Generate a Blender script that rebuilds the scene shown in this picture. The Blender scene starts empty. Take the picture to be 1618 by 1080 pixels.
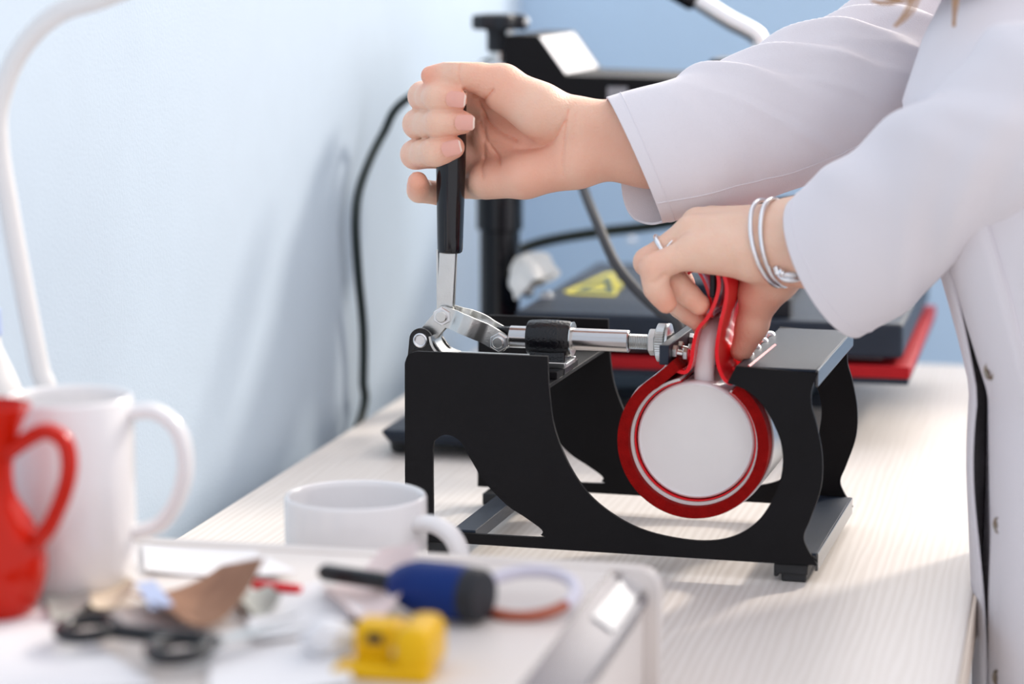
import bpy, bmesh, math, random
import numpy as np
from mathutils import Vector, Matrix
S = bpy.context.scene
COL = S.collection
R = math.radians
T = 0.86                                    # height of the worktop above the floor
# ---------------------------------------------------------------- camera, sky, lights, exposure
cd = bpy.data.cameras.new('camera'); cam = bpy.data.objects.new('camera', cd); COL.objects.link(cam)
cam.location = (0, 0, T + 0.39)
cam.rotation_euler = (R(90 - 8.707), 0, R(13.0))
cd.sensor_width = 36; cd.lens = 3820 / 1618 * 36
cd.dof.use_dof = True; cd.dof.focus_distance = 1.64; cd.dof.aperture_fstop = 3.7; cd.clip_start = 0.01
S.camera = cam
wd = bpy.data.worlds.new('sky'); S.world = wd; wd.use_nodes = True
bg = wd.node_tree.nodes['Background']; bg.inputs[0].default_value = (0.97, 0.95, 1.0, 1); bg.inputs[1].default_value = 0.98
sd = bpy.data.lights.new('sun', 'SUN'); sun = bpy.data.objects.new('sun', sd); COL.objects.link(sun)
sd.energy = 2.3; sd.angle = R(6); sd.color = (1, 0.91, 0.80)
def aim(o, frm):
    o.rotation_euler = Vector(frm).to_track_quat('Z', 'Y').to_euler()
aim(sun, (0.50, 0.82, 0.56))
ad = bpy.data.lights.new('window_daylight', 'AREA'); al = bpy.data.objects.new('window_daylight', ad); COL.objects.link(al)
ad.shape = 'RECTANGLE'; ad.size = 2.9; ad.size_y = 1.6; ad.energy = 38; ad.color = (1, 0.94, 0.86)
al.location = (0.85, 2.92, T + 1.22); aim(al, (0.18, 1.0, 0.32))
S.view_settings.view_transform = 'Standard'; S.view_settings.look = 'None'
S.view_settings.exposure = 0.25; S.view_settings.gamma = 1; S.view_settings.use_curve_mapping = False
# ---------------------------------------------------------------- materials
def mat(name, col, rough=0.5, metal=0.0, noise=0.0, nscale=40, bump=0.0, bscale=300, spec=0.5, coat=0.0, sss=0.0, trans=0.0, stretch=None, col2=None, wave=False):
    m = bpy.data.materials.new(name); m.use_nodes = True; nt = m.node_tree; N = nt.nodes; Lk = nt.links
    b = N['Principled BSDF']; b.inputs['Roughness'].default_value = rough; b.inputs['Metallic'].default_value = metal
    b.inputs['Specular IOR Level'].default_value = spec; b.inputs['Coat Weight'].default_value = coat
    b.inputs['Base Color'].default_value = (*col, 1); b.inputs['Transmission Weight'].default_value = trans
    if sss:
        b.inputs['Subsurface Weight'].default_value = sss; b.inputs['Subsurface Radius'].default_value = (1, 0.35, 0.18); b.inputs['Subsurface Scale'].default_value = 0.002
    tc = N.new('ShaderNodeTexCoord'); mp = N.new('ShaderNodeMapping'); Lk.new(tc.outputs['Object'], mp.inputs[0])
    if stretch: mp.inputs['Scale'].default_value = stretch
    n = N.new('ShaderNodeTexNoise'); n.inputs['Scale'].default_value = nscale; n.inputs['Detail'].default_value = 6; Lk.new(mp.outputs[0], n.inputs['Vector'])
    mx = N.new('ShaderNodeMix'); mx.data_type = 'RGBA'
    c2 = col2 or tuple(max(0, c * (1 - noise)) for c in col)
    mx.inputs[6].default_value = (*col, 1); mx.inputs[7].default_value = (*c2, 1)
    Lk.new(n.outputs[0], mx.inputs[0]); Lk.new(mx.outputs[2], b.inputs['Base Color'])
    if wave:
        w = N.new('ShaderNodeTexWave'); w.bands_direction = 'X'; w.inputs['Scale'].default_value = wave; w.inputs['Distortion'].default_value = 7.0
        w.inputs['Detail'].default_value = 3; w.inputs['Detail Scale'].default_value = 1.2; Lk.new(mp.outputs[0], w.inputs['Vector'])
        r = N.new('ShaderNodeMath'); r.operation = 'MULTIPLY'; Lk.new(w.outputs[1], r.inputs[0]); Lk.new(n.outputs[0], r.inputs[1]); Lk.new(r.outputs[0], mx.inputs[0])
    if bump:
        n2 = N.new('ShaderNodeTexNoise'); n2.inputs['Scale'].default_value = bscale; n2.inputs['Detail'].default_value = 3; Lk.new(tc.outputs['Object'], n2.inputs['Vector'])
        bp = N.new('ShaderNodeBump'); bp.inputs['Strength'].default_value = bump; bp.inputs['Distance'].default_value = 0.001
        Lk.new(n2.outputs[0], bp.inputs['Height']); Lk.new(bp.outputs[0], b.inputs['Normal'])
    return m
M = {}
M['wall'] = mat('wall_paint_light_blue', (0.48, 0.575, 0.675), 0.75, noise=0.05, nscale=30, bump=0.25, bscale=350, spec=0.3)
M['wallb'] = mat('wall_paint_blue', (0.54, 0.715, 0.90), 0.8, noise=0.05, nscale=12, bump=0.15, bscale=300, spec=0.2)
M['floor'] = mat('floor_grey', (0.55, 0.53, 0.50), 0.6, noise=0.2, nscale=6)
M['wood'] = mat('bleached_wood', (0.80, 0.748, 0.705), 0.42, col2=(0.64, 0.575, 0.52), nscale=14, stretch=(1, 0.07, 1), wave=55, bump=0.03, bscale=90, spec=0.35)
M['woodedge'] = mat('wood_edge', (0.78, 0.66, 0.55), 0.5, noise=0.15, nscale=20)
M['black'] = mat('black_powder_coat', (0.022, 0.032, 0.052), 0.36, noise=0.3, nscale=60, bump=0.4, bscale=2600, spec=0.26)  # blue in the base colour stands in for reflected wall light
M['blacklip'] = mat('black_satin_edge', (0.02, 0.02, 0.024), 0.16, noise=0.2, spec=0.9)
M['blackside'] = mat('black_sheet_steel', (0.009, 0.0085, 0.010), 0.5, noise=0.3, nscale=30, bump=0.35, bscale=2200, spec=0.14)
M['gloss'] = mat('black_gloss_grip', (0.004, 0.005, 0.008), 0.12, spec=0.45)
M['blackpaint'] = mat('black_gloss_paint', (0.006, 0.006, 0.008), 0.25, bump=0.5, bscale=500, spec=0.4)
M['rubber'] = mat('black_rubber', (0.014, 0.015, 0.018), 0.6, noise=0.2)
M['steel'] = mat('zinc_steel', (0.70, 0.71, 0.70), 0.28, metal=1, noise=0.14, nscale=120, bump=0.08, bscale=900)
M['chrome'] = mat('brushed_rod_steel', (0.62, 0.60, 0.60), 0.22, metal=1, noise=0.25, nscale=60, stretch=(0.2, 1, 1))
M['alu'] = mat('bright_sheet_metal', (0.80, 0.81, 0.83), 0.30, metal=1, noise=0.06, nscale=60)
M['red'] = mat('red_silicone', (0.84, 0.008, 0.016), 0.16, noise=0.15, nscale=30, spec=0.45)
M['redpad'] = mat('red_silicone_foam', (0.33, 0.005, 0.004), 0.7, col2=(0.17, 0.002, 0.002), nscale=160, bump=0.9, bscale=900, spec=0.07)
M['redmat'] = mat('dark_red_silicone', (0.42, 0.008, 0.014), 0.5, noise=0.2, spec=0.2)
M['white'] = mat('white_glazed_ceramic', (0.82, 0.81, 0.82), 0.14, noise=0.02, nscale=8, spec=0.5, coat=0.2)
M['mugbase'] = mat('white_unglazed_ceramic', (0.80, 0.78, 0.77), 0.4, noise=0.05, nscale=60, spec=0.4)
M['orange'] = mat('orange_red_glaze', (0.60, 0.014, 0.003), 0.10, noise=0.25, nscale=10, spec=0.25)
M['coat'] = mat('white_coat_cotton', (0.80, 0.775, 0.815), 0.85, noise=0.03, nscale=25, bump=0.3, bscale=1500, spec=0.15)
M['hair'] = mat('light_brown_hair', (0.60, 0.36, 0.19), 0.4, noise=0.3, nscale=80)
M['silver'] = mat('silver', (0.86, 0.87, 0.90), 0.18, metal=1, noise=0.05)
M['yellow'] = mat('warning_yellow', (0.80, 0.70, 0.06), 0.5, noise=0.05)
M['yellowp'] = mat('yellow_plastic', (0.80, 0.46, 0.004), 0.35, noise=0.15, nscale=30, spec=0.2)
M['label'] = mat('label_dark_green', (0.04, 0.09, 0.06), 0.5)
M['paper'] = mat('white_paper', (0.82, 0.82, 0.84), 0.7, noise=0.04, nscale=20, spec=0.2)
M['paperp'] = mat('pink_printed_paper', (0.82, 0.77, 0.76), 0.7, col2=(0.80, 0.58, 0.55), nscale=35, spec=0.2)
M['blue'] = mat('blue_plastic_grip', (0.003, 0.026, 0.17), 0.4, noise=0.25, nscale=25, spec=0.2)
M['grey'] = mat('dark_grey_plastic', (0.022, 0.024, 0.030), 0.45, noise=0.2, spec=0.25)
M['greyplate'] = mat('grey_metal_plate', (0.30, 0.30, 0.32), 0.4, metal=0.6)
M['box'] = mat('cream_white_plastic', (0.73, 0.68, 0.65), 0.35, noise=0.03, nscale=15, spec=0.4)
M['boxrail'] = mat('grey_rail', (0.30, 0.29, 0.31), 0.25, metal=0.8, noise=0.1)
M['lamp'] = mat('white_lamp_enamel', (0.80, 0.79, 0.78), 0.35, noise=0.03)
M['cable'] = mat('black_cable_rubber', (0.006, 0.018, 0.018), 0.5, noise=0.2)
M['cabgrey'] = mat('dark_grey_braided_cable', (0.05, 0.05, 0.055), 0.55, noise=0.3, nscale=200, bump=0.4, bscale=700)
M['bag'] = mat('milky_plastic_bag', (0.90, 0.88, 0.84), 0.35, noise=0.08, nscale=60, spec=0.5)
M['copper'] = mat('copper_brown_wire', (0.42, 0.10, 0.05), 0.35, noise=0.2)
M['wirewhite'] = mat('pale_lilac_wire', (0.68, 0.66, 0.76), 0.4, noise=0.1)
M['photo'] = mat('brown_printed_card', (0.20, 0.105, 0.07), 0.75, col2=(0.44, 0.26, 0.17), nscale=45, spec=0.08)
M['photoblue'] = mat('pale_blue_print', (0.45, 0.55, 0.80), 0.4, noise=0.2)
M['beige'] = mat('beige_card', (0.72, 0.60, 0.46), 0.5, noise=0.15, nscale=25)
M['greycard'] = mat('grey_green_card', (0.55, 0.57, 0.52), 0.5, noise=0.25, nscale=25)
M['trouser'] = mat('dark_blue_denim', (0.03, 0.045, 0.09), 0.8, noise=0.2)
M['button'] = mat('bronze_snap', (0.30, 0.25, 0.20), 0.3, metal=1)
M['nail'] = mat('fingernail_skin', (0.84, 0.44, 0.36), 0.3, noise=0.08, nscale=200, sss=0.2, spec=0.3)
M['nailtip'] = mat('fingernail_free_edge', (0.90, 0.68, 0.58), 0.35, noise=0.05, spec=0.3)
M['glass'] = mat('window_glass', (1, 1, 1), 0.02, trans=1)
def skin_mat():
    m = mat('skin', (0.86, 0.62, 0.48), 0.45, col2=(0.84, 0.52, 0.385), nscale=110, bump=0.45, bscale=650, sss=0.25, spec=0.35)
    nt = m.node_tree; N = nt.nodes; Lk = nt.links; b = N['Principled BSDF']
    old = b.inputs['Base Color'].links[0].from_socket
    a = N.new('ShaderNodeAttribute'); a.attribute_name = 'flush'
    mx = N.new('ShaderNodeMix'); mx.data_type = 'RGBA'; mx.inputs[7].default_value = (0.84, 0.19, 0.085, 1)
    Lk.new(a.outputs['Fac'], mx.inputs[0]); Lk.new(old, mx.inputs[6]); Lk.new(mx.outputs[2], b.inputs['Base Color'])
    return m
M['skin'] = skin_mat()
# ---------------------------------------------------------------- helpers
AN = R(2.2)
EX = np.array([math.cos(AN), -math.sin(AN), 0]); EY = np.array([math.sin(AN), math.cos(AN), 0]); OO = np.array([-0.168, 1.521, T])
def W(p):
    """millimetres in the frame of the mug press (x along it, y away, z up) to metres in the room"""
    p = np.asarray(p, float) / 1000
    return OO + p[..., 0:1] * EX + p[..., 1:2] * EY + p[..., 2:3] * np.array([0, 0, 1.0])
def Z(p):
    """metres with z measured from the worktop"""
    p = np.asarray(p, float)
    return p + np.array([0, 0, T])
def loc_of(o):
    v = np.zeros(3)
    while o is not None: v = v + np.array(o.location); o = o.parent
    return v
def obj(name, geo, m, parent=None, smooth=40, bevel=0, seg=2, label=None, kind=None):
    V, F = geo[0], geo[1]
    V = np.asarray(V, float)
    if parent is not None: V = V - loc_of(parent)
    me = bpy.data.meshes.new(name); me.from_pydata(V.tolist(), [], [list(map(int, f)) for f in F]); me.update()
    bm = bmesh.new(); bm.from_mesh(me); bmesh.ops.recalc_face_normals(bm, faces=bm.faces); bm.to_mesh(me); bm.free()
    ms = m if isinstance(m, (list, tuple)) else [m]
    for q in ms: me.materials.append(M[q])
    if smooth:
        me.polygons.foreach_set('use_smooth', [True] * len(me.polygons))
        if smooth < 180: me.set_sharp_from_angle(angle=R(smooth))
    o = bpy.data.objects.new(name, me); COL.objects.link(o); o.parent = parent
    if bevel:
        b = o.modifiers.new('bevel', 'BEVEL'); b.width = bevel; b.segments = seg; b.limit_method = 'ANGLE'; b.angle_limit = R(40)
    if label: o['label'] = label
    if kind: o['kind'] = kind
    return o
def tag(o, label, cat, group=None):
    o['label'] = label; o['category'] = cat
    if group: o['group'] = group
    return o
def thing(name, label, cat, loc, group=None):
    o = bpy.data.objects.new(name, None); o.empty_display_size = 0.05; COL.objects.link(o); o.location = [float(v) for v in loc]
    return tag(o, label, cat, group)
def cat(*gs):
    V, F, n = [], [], 0
    for v, f in gs:
        V.append(np.asarray(v, float)); F += [[i + n for i in q] for q in f]; n += len(v)
    return np.concatenate(V), F
def mp(g, fn): return fn(g[0]), g[1]
def box(lo, hi):
    lo, hi = np.minimum(lo, hi), np.maximum(lo, hi)
    V = np.array([[(lo, hi)[i][0], (lo, hi)[j][1], (lo, hi)[k][2]] for i in (0, 1) for j in (0, 1) for k in (0, 1)], float)
    return V, [[0, 1, 3, 2], [4, 6, 7, 5], [0, 4, 5, 1], [2, 3, 7, 6], [0, 2, 6, 4], [1, 5, 7, 3]]
def hexa(b4, t4):
    V = np.array(list(b4) + list(t4), float)
    return V, [[0, 3, 2, 1], [4, 5, 6, 7], [0, 1, 5, 4], [1, 2, 6, 5], [2, 3, 7, 6], [3, 0, 4, 7]]
def frames(P):
    P = np.asarray(P, float); t = np.gradient(P, axis=0); t /= np.linalg.norm(t, axis=1)[:, None] + 1e-12
    a = np.array([0, 0, 1.0]) if abs(t[0][2]) < 0.9 else np.array([0, 1.0, 0])
    n = np.cross(t[0], np.cross(a, t[0])); n /= np.linalg.norm(n); Ns = [n]
    for i in range(1, len(P)):
        n = n - t[i] * np.dot(n, t[i]); n /= np.linalg.norm(n); Ns.append(n)
    Ns = np.array(Ns); return t, Ns, np.cross(t, Ns)
def loft(rings, closed=True, caps=True):
    k = len(rings[0]); V = np.concatenate([np.asarray(r, float) for r in rings]); F = []
    for i in range(len(rings) - 1):
        for j in range(k if closed else k - 1):
            a, b = i * k + j, i * k + (j + 1) % k
            F.append([a, b, b + k, a + k])
    if caps and closed: F.append(list(range(k))[::-1]); F.append([(len(rings) - 1) * k + j for j in range(k)])
    return V, F
def tube(P, r, n=16, caps=True, ry=None):
    P = np.asarray(P, float); r = np.broadcast_to(np.asarray(r, float), (len(P),)); t, N, B = frames(P)
    s = r if ry is None else np.broadcast_to(np.asarray(ry, float), (len(P),))
    th = np.linspace(0, 2 * np.pi, n, endpoint=False); c, si = np.cos(th), np.sin(th)
    return loft([P[i] + r[i] * np.outer(c, N[i]) + s[i] * np.outer(si, B[i]) for i in range(len(P))], caps=caps)
def ringtube(P, r, n=10):
    """tube round a closed path"""
    P = np.asarray(P, float); k = len(P); c0 = P.mean(0)
    t = np.roll(P, -1, 0) - np.roll(P, 1, 0); t /= np.linalg.norm(t, axis=1)[:, None]
    nn = P - c0; nn -= t * (nn * t).sum(1)[:, None]; nn /= np.linalg.norm(nn, axis=1)[:, None]; b = np.cross(t, nn)
    th = np.linspace(0, 2 * np.pi, n, endpoint=False)
    V = np.concatenate([P[i] + r * (np.outer(np.cos(th), nn[i]) + np.outer(np.sin(th), b[i])) for i in range(k)])
    F = [[i * n + j, i * n + (j + 1) % n, ((i + 1) % k) * n + (j + 1) % n, ((i + 1) % k) * n + j] for i in range(k) for j in range(n)]
    return V, F
def lathe(prof, c, axis=(0, 0, 1), n=48, caps=True):
    """prof: list of (radius, height along axis)"""
    ax = np.array(axis, float); ax /= np.linalg.norm(ax)
    a = np.array([1.0, 0, 0]) if abs(ax[0]) < 0.9 else np.array([0, 1.0, 0])
    u = np.cross(ax, a); u /= np.linalg.norm(u); v = np.cross(ax, u); th = np.linspace(0, 2 * np.pi, n, endpoint=False)
    d = np.outer(np.cos(th), u) + np.outer(np.sin(th), v); c = np.asarray(c, float)
    return loft([c + ax * h + max(r, 1e-5) * d for r, h in prof], caps=caps)
def cyl(a, b, r, n=24, ch=0.0):
    a, b = np.asarray(a, float), np.asarray(b, float); L = np.linalg.norm(b - a)
    pr = [(r, 0), (r, L)] if not ch else [(r - ch, 0), (r, ch), (r, L - ch), (r - ch, L)]
    return lathe(pr, a, b - a, n)
def spl(P, n=8, closed=False):
    """Catmull-Rom through points"""
    P = np.asarray(P, float); k = len(P); out = []
    for i in range(k if closed else k - 1):
        if closed: p0, p1, p2, p3 = P[i - 1], P[i], P[(i + 1) % k], P[(i + 2) % k]
        else: p0, p1, p2, p3 = P[max(i - 1, 0)], P[i], P[i + 1], P[min(i + 2, k - 1)]
        for t in np.linspace(0, 1, n, endpoint=False):
            out.append(0.5 * (2 * p1 + (p2 - p0) * t + (2 * p0 - 5 * p1 + 4 * p2 - p3) * t * t + (3 * p1 - p0 - 3 * p2 + p3) * t ** 3))
    if not closed: out.append(P[-1])
    return np.array(out)
def outline(pts, n=6):
    """closed outline of (x, z, corner?) points: smooth between the corners"""
    cs = [i for i, p in enumerate(pts) if len(p) > 2 and p[2]]
    pts2 = pts[cs[0]:] + pts[:cs[0]]; cs = [i for i, p in enumerate(pts2) if len(p) > 2 and p[2]] + [len(pts2)]
    pts2 = pts2 + [pts2[0]]; out = []
    for a, b in zip(cs[:-1], cs[1:]):
        seg = [p[:2] for p in pts2[a:b + 1]]
        out += (list(map(tuple, spl(seg, n)[:-1])) if len(seg) > 2 else [seg[0]])
    return out
def plate(outs, fn, bevel=0.0):
    """flat sheet from 2-D outlines (the later ones are holes); fn maps (u, v, side 0/1) to a point"""
    bm = bmesh.new(); es = []
    for o in outs:
        vs = [bm.verts.new((p[0], p[1], 0)) for p in o]
        es += [bm.edges.new((vs[i], vs[(i + 1) % len(vs)])) for i in range(len(vs))]
    bmesh.ops.triangle_fill(bm, use_beauty=True, edges=es)
    bm.verts.index_update(); V = np.array([v.co[:] for v in bm.verts]); tri = [[v.index for v in f.verts] for f in bm.faces]; bm.free()
    k = len(V); A = np.array([fn(p[0], p[1], 0) for p in V] + [fn(p[0], p[1], 1) for p in V], float)
    F = [t for t in tri] + [[i + k for i in t[::-1]] for t in tri]; s = 0
    for o in outs:
        q = len(o); F += [[s + i, s + (i + 1) % q, s + (i + 1) % q + k, s + i + k] for i in range(q)]; s += q
    return A, F
def hexnut(c, axis, r, h):
    return lathe([(r * 0.92, 0), (r, h * 0.15), (r, h * 0.85), (r * 0.92, h)], c, axis, 6)
def strip(path, th, y0, y1, ny=6, fn=None):
    """bent sheet: an x-z path, thickness th, from depth y0 to y1"""
    P = np.asarray(path, float); t = np.gradient(P, axis=0); t /= np.linalg.norm(t, axis=1)[:, None]; nrm = np.stack([-t[:, 1], t[:, 0]], 1)
    a, b = P + nrm * th / 2, P - nrm * th / 2; k = len(P); rings = []
    for y in np.linspace(y0, y1, ny):
        rings.append(np.array([(p[0], y, p[1]) for p in a] + [(p[0], y, p[1]) for p in b[::-1]]))
    if fn: rings = [fn(r) for r in rings]
    V, F = loft(rings, caps=False); n = 2 * k; F = list(F)
    for base, flip in ((0, 0), ((ny - 1) * n, 1)):
        for i in range(k - 1): F.append([base + i, base + i + 1, base + n - 2 - i, base + n - 1 - i])
    return V, F
# ---------------------------------------------------------------- the room
def struct(name, g, m, bevel=0, smooth=0, parent=None):
    return obj(name, g, m, parent, smooth=smooth, bevel=bevel, kind='structure')
struct('floor', box((-0.62, -0.6, -0.05), (2.6, 2.95, 0)), 'floor')
struct('wall_left', box((-0.74, -0.6, 0), (-0.62, 2.95, 2.6)), 'wall')
struct('wall_back', box((-0.62, 2.73, 0), (2.6, 2.85, T + 0.375)), 'wallb')
struct('baseboard_left', box((-0.62, -0.6, 0), (-0.605, 2.73, 0.08)), 'lamp', bevel=0.003)
w1 = struct('window_1', cat(box((-0.62, 2.74, T + 0.375), (2.6, 2.83, T + 0.395)), box((-0.62, 2.74, 2.45), (2.6, 2.83, 2.5)), box((-0.62, 2.74, T + 0.395), (-0.57, 2.83, 2.45)), box((1.05, 2.76, T + 0.395), (1.10, 2.81, 2.45)), box((2.55, 2.74, T + 0.395), (2.6, 2.83, 2.45))), 'lamp')
# ---------------------------------------------------------------- the work table
tb = thing('work_table', 'long bleached wood work table running along the blue wall', 'table', (-0.325, 1.5, 0))
obj('table_top', box((-0.598, 0.55, T - 0.028), (-0.0505, 2.435, T)), 'wood', tb, smooth=0, bevel=0.002)
obj('edge_band', box((-0.0503, 0.55, T - 0.028), (-0.048, 2.435, T - 0.0005)), 'woodedge', tb, smooth=0)
for x in (-0.57, -0.10):
    for y in (0.6, 2.37):
        obj('leg', box((x, y, 0), (x + 0.04, y + 0.04, T - 0.028)), 'lamp', tb, smooth=0, bevel=0.002)
obj('apron', cat(box((-0.55, 0.62, T - 0.09), (-0.53, 2.39, T - 0.028)), box((-0.095, 0.62, T - 0.09), (-0.075, 2.39, T - 0.028))), 'lamp', tb, smooth=0)
# ---------------------------------------------------------------- mug press (millimetre frame)
press = thing('mug_heat_press', 'black mug heat press with silver toggle lever and red silicone heating band', 'press', W((-120, 90, 0)))
def po(name, g, m, parent=None, **k): return obj(name, mp(g, W), m, parent or press, **k)
def xz(t, c=0): return (t[0], t[2], c)
side = [xz((18.8,0,12.7),1), xz((11.6,0,23.9)), xz((9.4,0,31.7)), xz((13.3,0,42.7)), xz((19.8,0,63.8)), xz((20.2,0,84.5)), xz((16.2,0,104.8)), xz((12.7,0,117)), xz((12.9,0,128.4)), xz((16.8,0,137.6),1),
        xz((-36.1,0,140.2),1), xz((-41.7,0,128.9),1), xz((-28.9,0,124.5)), xz((-18.6,0,115.5)), xz((-10.2,0,101.5)), xz((-5.9,0,89.3)), xz((-5.2,0,74.9)), xz((-9.4,0,58)), xz((-21.5,0,38.6)), xz((-39.9,0,27)), xz((-64.9,0,24.1)), xz((-98.6,0,29.7)), xz((-126.4,0,45)), xz((-143.6,0,65.2)), xz((-155.6,0,92.1)), xz((-159.6,0,117.3)), xz((-160.9,0,141.2),1),
        (-250.5, 140.9, 1), (-256.4, 138.3), (-258.9, 132.5, 1), (-259.5, 12.2, 1), (-19, 12.2, 1)]
hole = [(-165.2, 21.5), (-164.6, 25), (-175.8, 32.6), (-188.8, 40.5), (-204.1, 55.6), (-215.0, 72.6), (-221.0, 82.0), (-229.4, 85.6), (-236.4, 82.8), (-239.6, 75.1), (-239.8, 36.2), (-239.8, 22), (-237.5, 19.6), (-168, 19.6)]
so, ho = outline(side), list(map(tuple, spl(hole, 4, True)))
for y in (0, 177):
    po('side_plate', plate([so, ho], lambda u, v, s, y=y: (u, y + 3 * s, v)), 'blackside', smooth=30)
# bridge over the right end: top sheet with two turned-down lips
eb = po('end_bridge', cat(box((-37, 2, 137.6), (15.6, 178, 139.8)), box((-37, 2, 131), (-35, 178, 139.8))), 'black', bevel=0.8e-3)
obj('bridge_lip', mp(box((14.3, 2, 128.5), (16.5, 178, 139.4)), W), 'blacklip', eb, smooth=0, bevel=0.6e-3, label='satin right lip that catches the light')
for i in range(4):
    c = (-38.5, 52 + 30 * i, 139)
    po('screw', cat(cyl((-40, c[1], 137.5), (-34, c[1], 137.5), 3.0, 16, 0.8), lathe([(4.4, 0), (4.1, 1.2), (2.6, 2.6), (0.1, 3.0)], (-37.5, c[1], 139.6), (0, 0, 1), 20)), 'alu', label='bright round screw head')
po('base_rail', cat(box((-227, 3, 19), (-211, 177, 21)), box((-227, 3, 12), (-225, 177, 20)), box((-213, 3, 12), (-211, 177, 20))), 'black', bevel=0.5e-3)
br_ = po('base_rail', cat(box((-12, 3, 18), (17.6, 177, 20)), box((-12, 3, 12), (-10, 177, 19))), 'black', bevel=0.5e-3)
obj('rail_lip', mp(box((16.5, 3, 8), (18.5, 177, 19.8)), W), 'blacklip', br_, smooth=0, bevel=0.5e-3, label='satin right lip that catches the light')
for x in (-10, -250):
    for y in (2, 156):
        po('foot', cat(box((x, y, 5), (x + 22, y + 22, 12)), box((x + 5, y + 1, 0), (x + 21, y + 21, 6)), box((x, y, 3), (x + 3, y + 22, 8))), 'rubber', bevel=1e-3)
# clamp carrier between the plates
po('cross_sheet', cat(box((-205, 3, 118), (-162, 177, 121)), box((-205, 30, 121), (-162, 90, 126))), 'blackside', bevel=0.6e-3)
po('clamp_base', cat(box((-252, 44, 126), (-160, 48, 130)), box((-252, 72, 126), (-160, 76, 130)), box((-215, 44, 126), (-160, 76, 129))), 'steel', bevel=0.5e-3)
A = np.array((-248.5,60,157.3)); B = np.array((-262.7,60,140.9)); C = np.array((-207.9,60,141.3))
def cheek(y):
    o = [(B[0] + 8.2 * math.cos(t), B[2] + 8.2 * math.sin(t)) for t in np.linspace(0, math.pi, 14)] + [(B[0] - 9.5, 128.5), (B[0] + 18, 128.5)]
    return plate([o], lambda u, v, s: (u, y + 2.6 * s, v))
po('lever_bracket', cat(cheek(48), cheek(69.4)), 'blackpaint', smooth=30)
po('bracket_curl', strip(spl([(B[0] + 7, B[2] + 3), (B[0] + 8.5, B[2] - 3), (B[0] + 13, B[2] - 8.5), (B[0] + 21, B[2] - 11.3)], 6), 1.6, 46, 74), 'steel')
def bar2(P, Q, w, y0, y1, extra=0):
    P, Q = np.array(P)[[0, 2]], np.array(Q)[[0, 2]]; d = (Q - P) / np.linalg.norm(Q - P); n = np.array([-d[1], d[0]]); o = []
    for t in np.linspace(math.pi / 2, 3 * math.pi / 2, 12): o.append(tuple(P + w * (d * math.cos(t) + n * math.sin(t))))
    for t in np.linspace(-math.pi / 2, math.pi / 2, 12): o.append(tuple(Q + w * (d * math.cos(t) + n * math.sin(t))))
    return plate([o], lambda u, v, s: (u, (y0, y1)[s], v))
TOPP = np.array((-246,60,203.2))
lev = po('lever_arm', cat(bar2(A, TOPP, 5.6, 56.6, 58.2), bar2(A, TOPP, 5.6, 61.8, 63.4), mp(box((-5.6, 57, 0), (-4.2, 63, 45)), lambda v: v + np.array([A[0], 0, A[2]])), bar2(A, B, 6.3, 56, 64)), 'steel', smooth=30, bevel=0.3e-3)
g0, g1 = np.array((-245.1,60,200.2)), np.array((-243.6,60,312.6)); d = g1 - g0; Lg = np.linalg.norm(d)
po('lever_grip', lathe([(7.2, 0), (8.3, 0.8), (8.7, 3), (8.9, 10), (9.6, 40), (10.2, 62), (10.4, 85), (10.3, Lg - 7), (9.2, Lg - 2.5), (6, Lg - 0.3), (0.1, Lg)], g0, d, 40), 'gloss', label='glossy black plastic grip of the lever')
def link(s):
    y = lambda q: 60 + s * q
    P, Q = A[[0, 2]], C[[0, 2]]; dd = (Q - P); Ll = np.linalg.norm(dd); dd = dd / Ll; nn = np.array([-dd[1], dd[0]]); w = 6.9
    st = [(-w, 6.0), (8, 6.2), (14, 9.5), (22, 10.2), (Ll - 22, 10.2), (Ll - 16, 9.0), (Ll - 12, 6.8), (Ll + w, 6.6)]
    rings = []
    xs = np.concatenate([np.linspace(-w, 8, 9), np.linspace(9, Ll - 9, 22), np.linspace(Ll - 8, Ll + w, 9)])
    for x in xs:
        h = w
        if x < 0: h = math.sqrt(max(0.05, w * w - x * x))
        if x > Ll: h = math.sqrt(max(0.05, w * w - (x - Ll) ** 2))
        bow = 1.8 * math.sin(math.pi * min(max(x / Ll, 0), 1))
        q = np.interp(x, [a[0] for a in st], [a[1] for a in st])
        r = []
        for e, qq in ((-h, q), (h, q), (h, q + 2.0), (-h, q + 2.0)):
            p = P + dd * x + nn * (e + bow); r.append((p[0], y(qq), p[1]))
        rings.append(np.array(r))
    return loft(rings)
for s in (-1, 1): po('link_plate', link(s), 'steel', smooth=35)
mid = (A + C) / 2
po('link_stud', cyl((mid[0], 48.6, mid[2] + 1.6), (mid[0], 71.4, mid[2] + 1.6), 2.5, 16, 0.4), 'alu')
for q, y0 in ((A, 48.5), (C, 46.8)):
    bt = po('pivot_bolt', cyl((q[0], y0, q[2]), (q[0], 74, q[2]), 4.0, 20, 0.6), 'steel')
    obj('hex_nut', mp(hexnut((q[0], y0 + 2.2, q[2]), (0, 1, 0), 6.6, 4.6), W), 'alu', bt, smooth=30)
po('pivot_bolt', cat(lathe([(3.0, 1.2), (4.2, 0), (5.0, 0.4), (5.2, 1.6)], (B[0], 46.2, B[2]), (0, 1, 0), 24), cyl((B[0], 47, B[2]), (B[0], 74, B[2]), 3.2, 20)), 'alu')
ax = float(A[2]); zr = ((-160.8,60,144.1))[2]
X0, X1 = ((-202.6,60,142.4))[0], ((-119.1,60,145.8))[0]
po('plunger_rod', cyl((X0, 60, zr), (X1, 60, zr), 7.6, 32, 0.8), 'chrome', smooth=40)
po('rod_clevis', box((X0 - 9, 55.5, zr - 6), (X0 + 4, 64.5, zr + 6.5)), 'blackpaint', bevel=1e-3)
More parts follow.
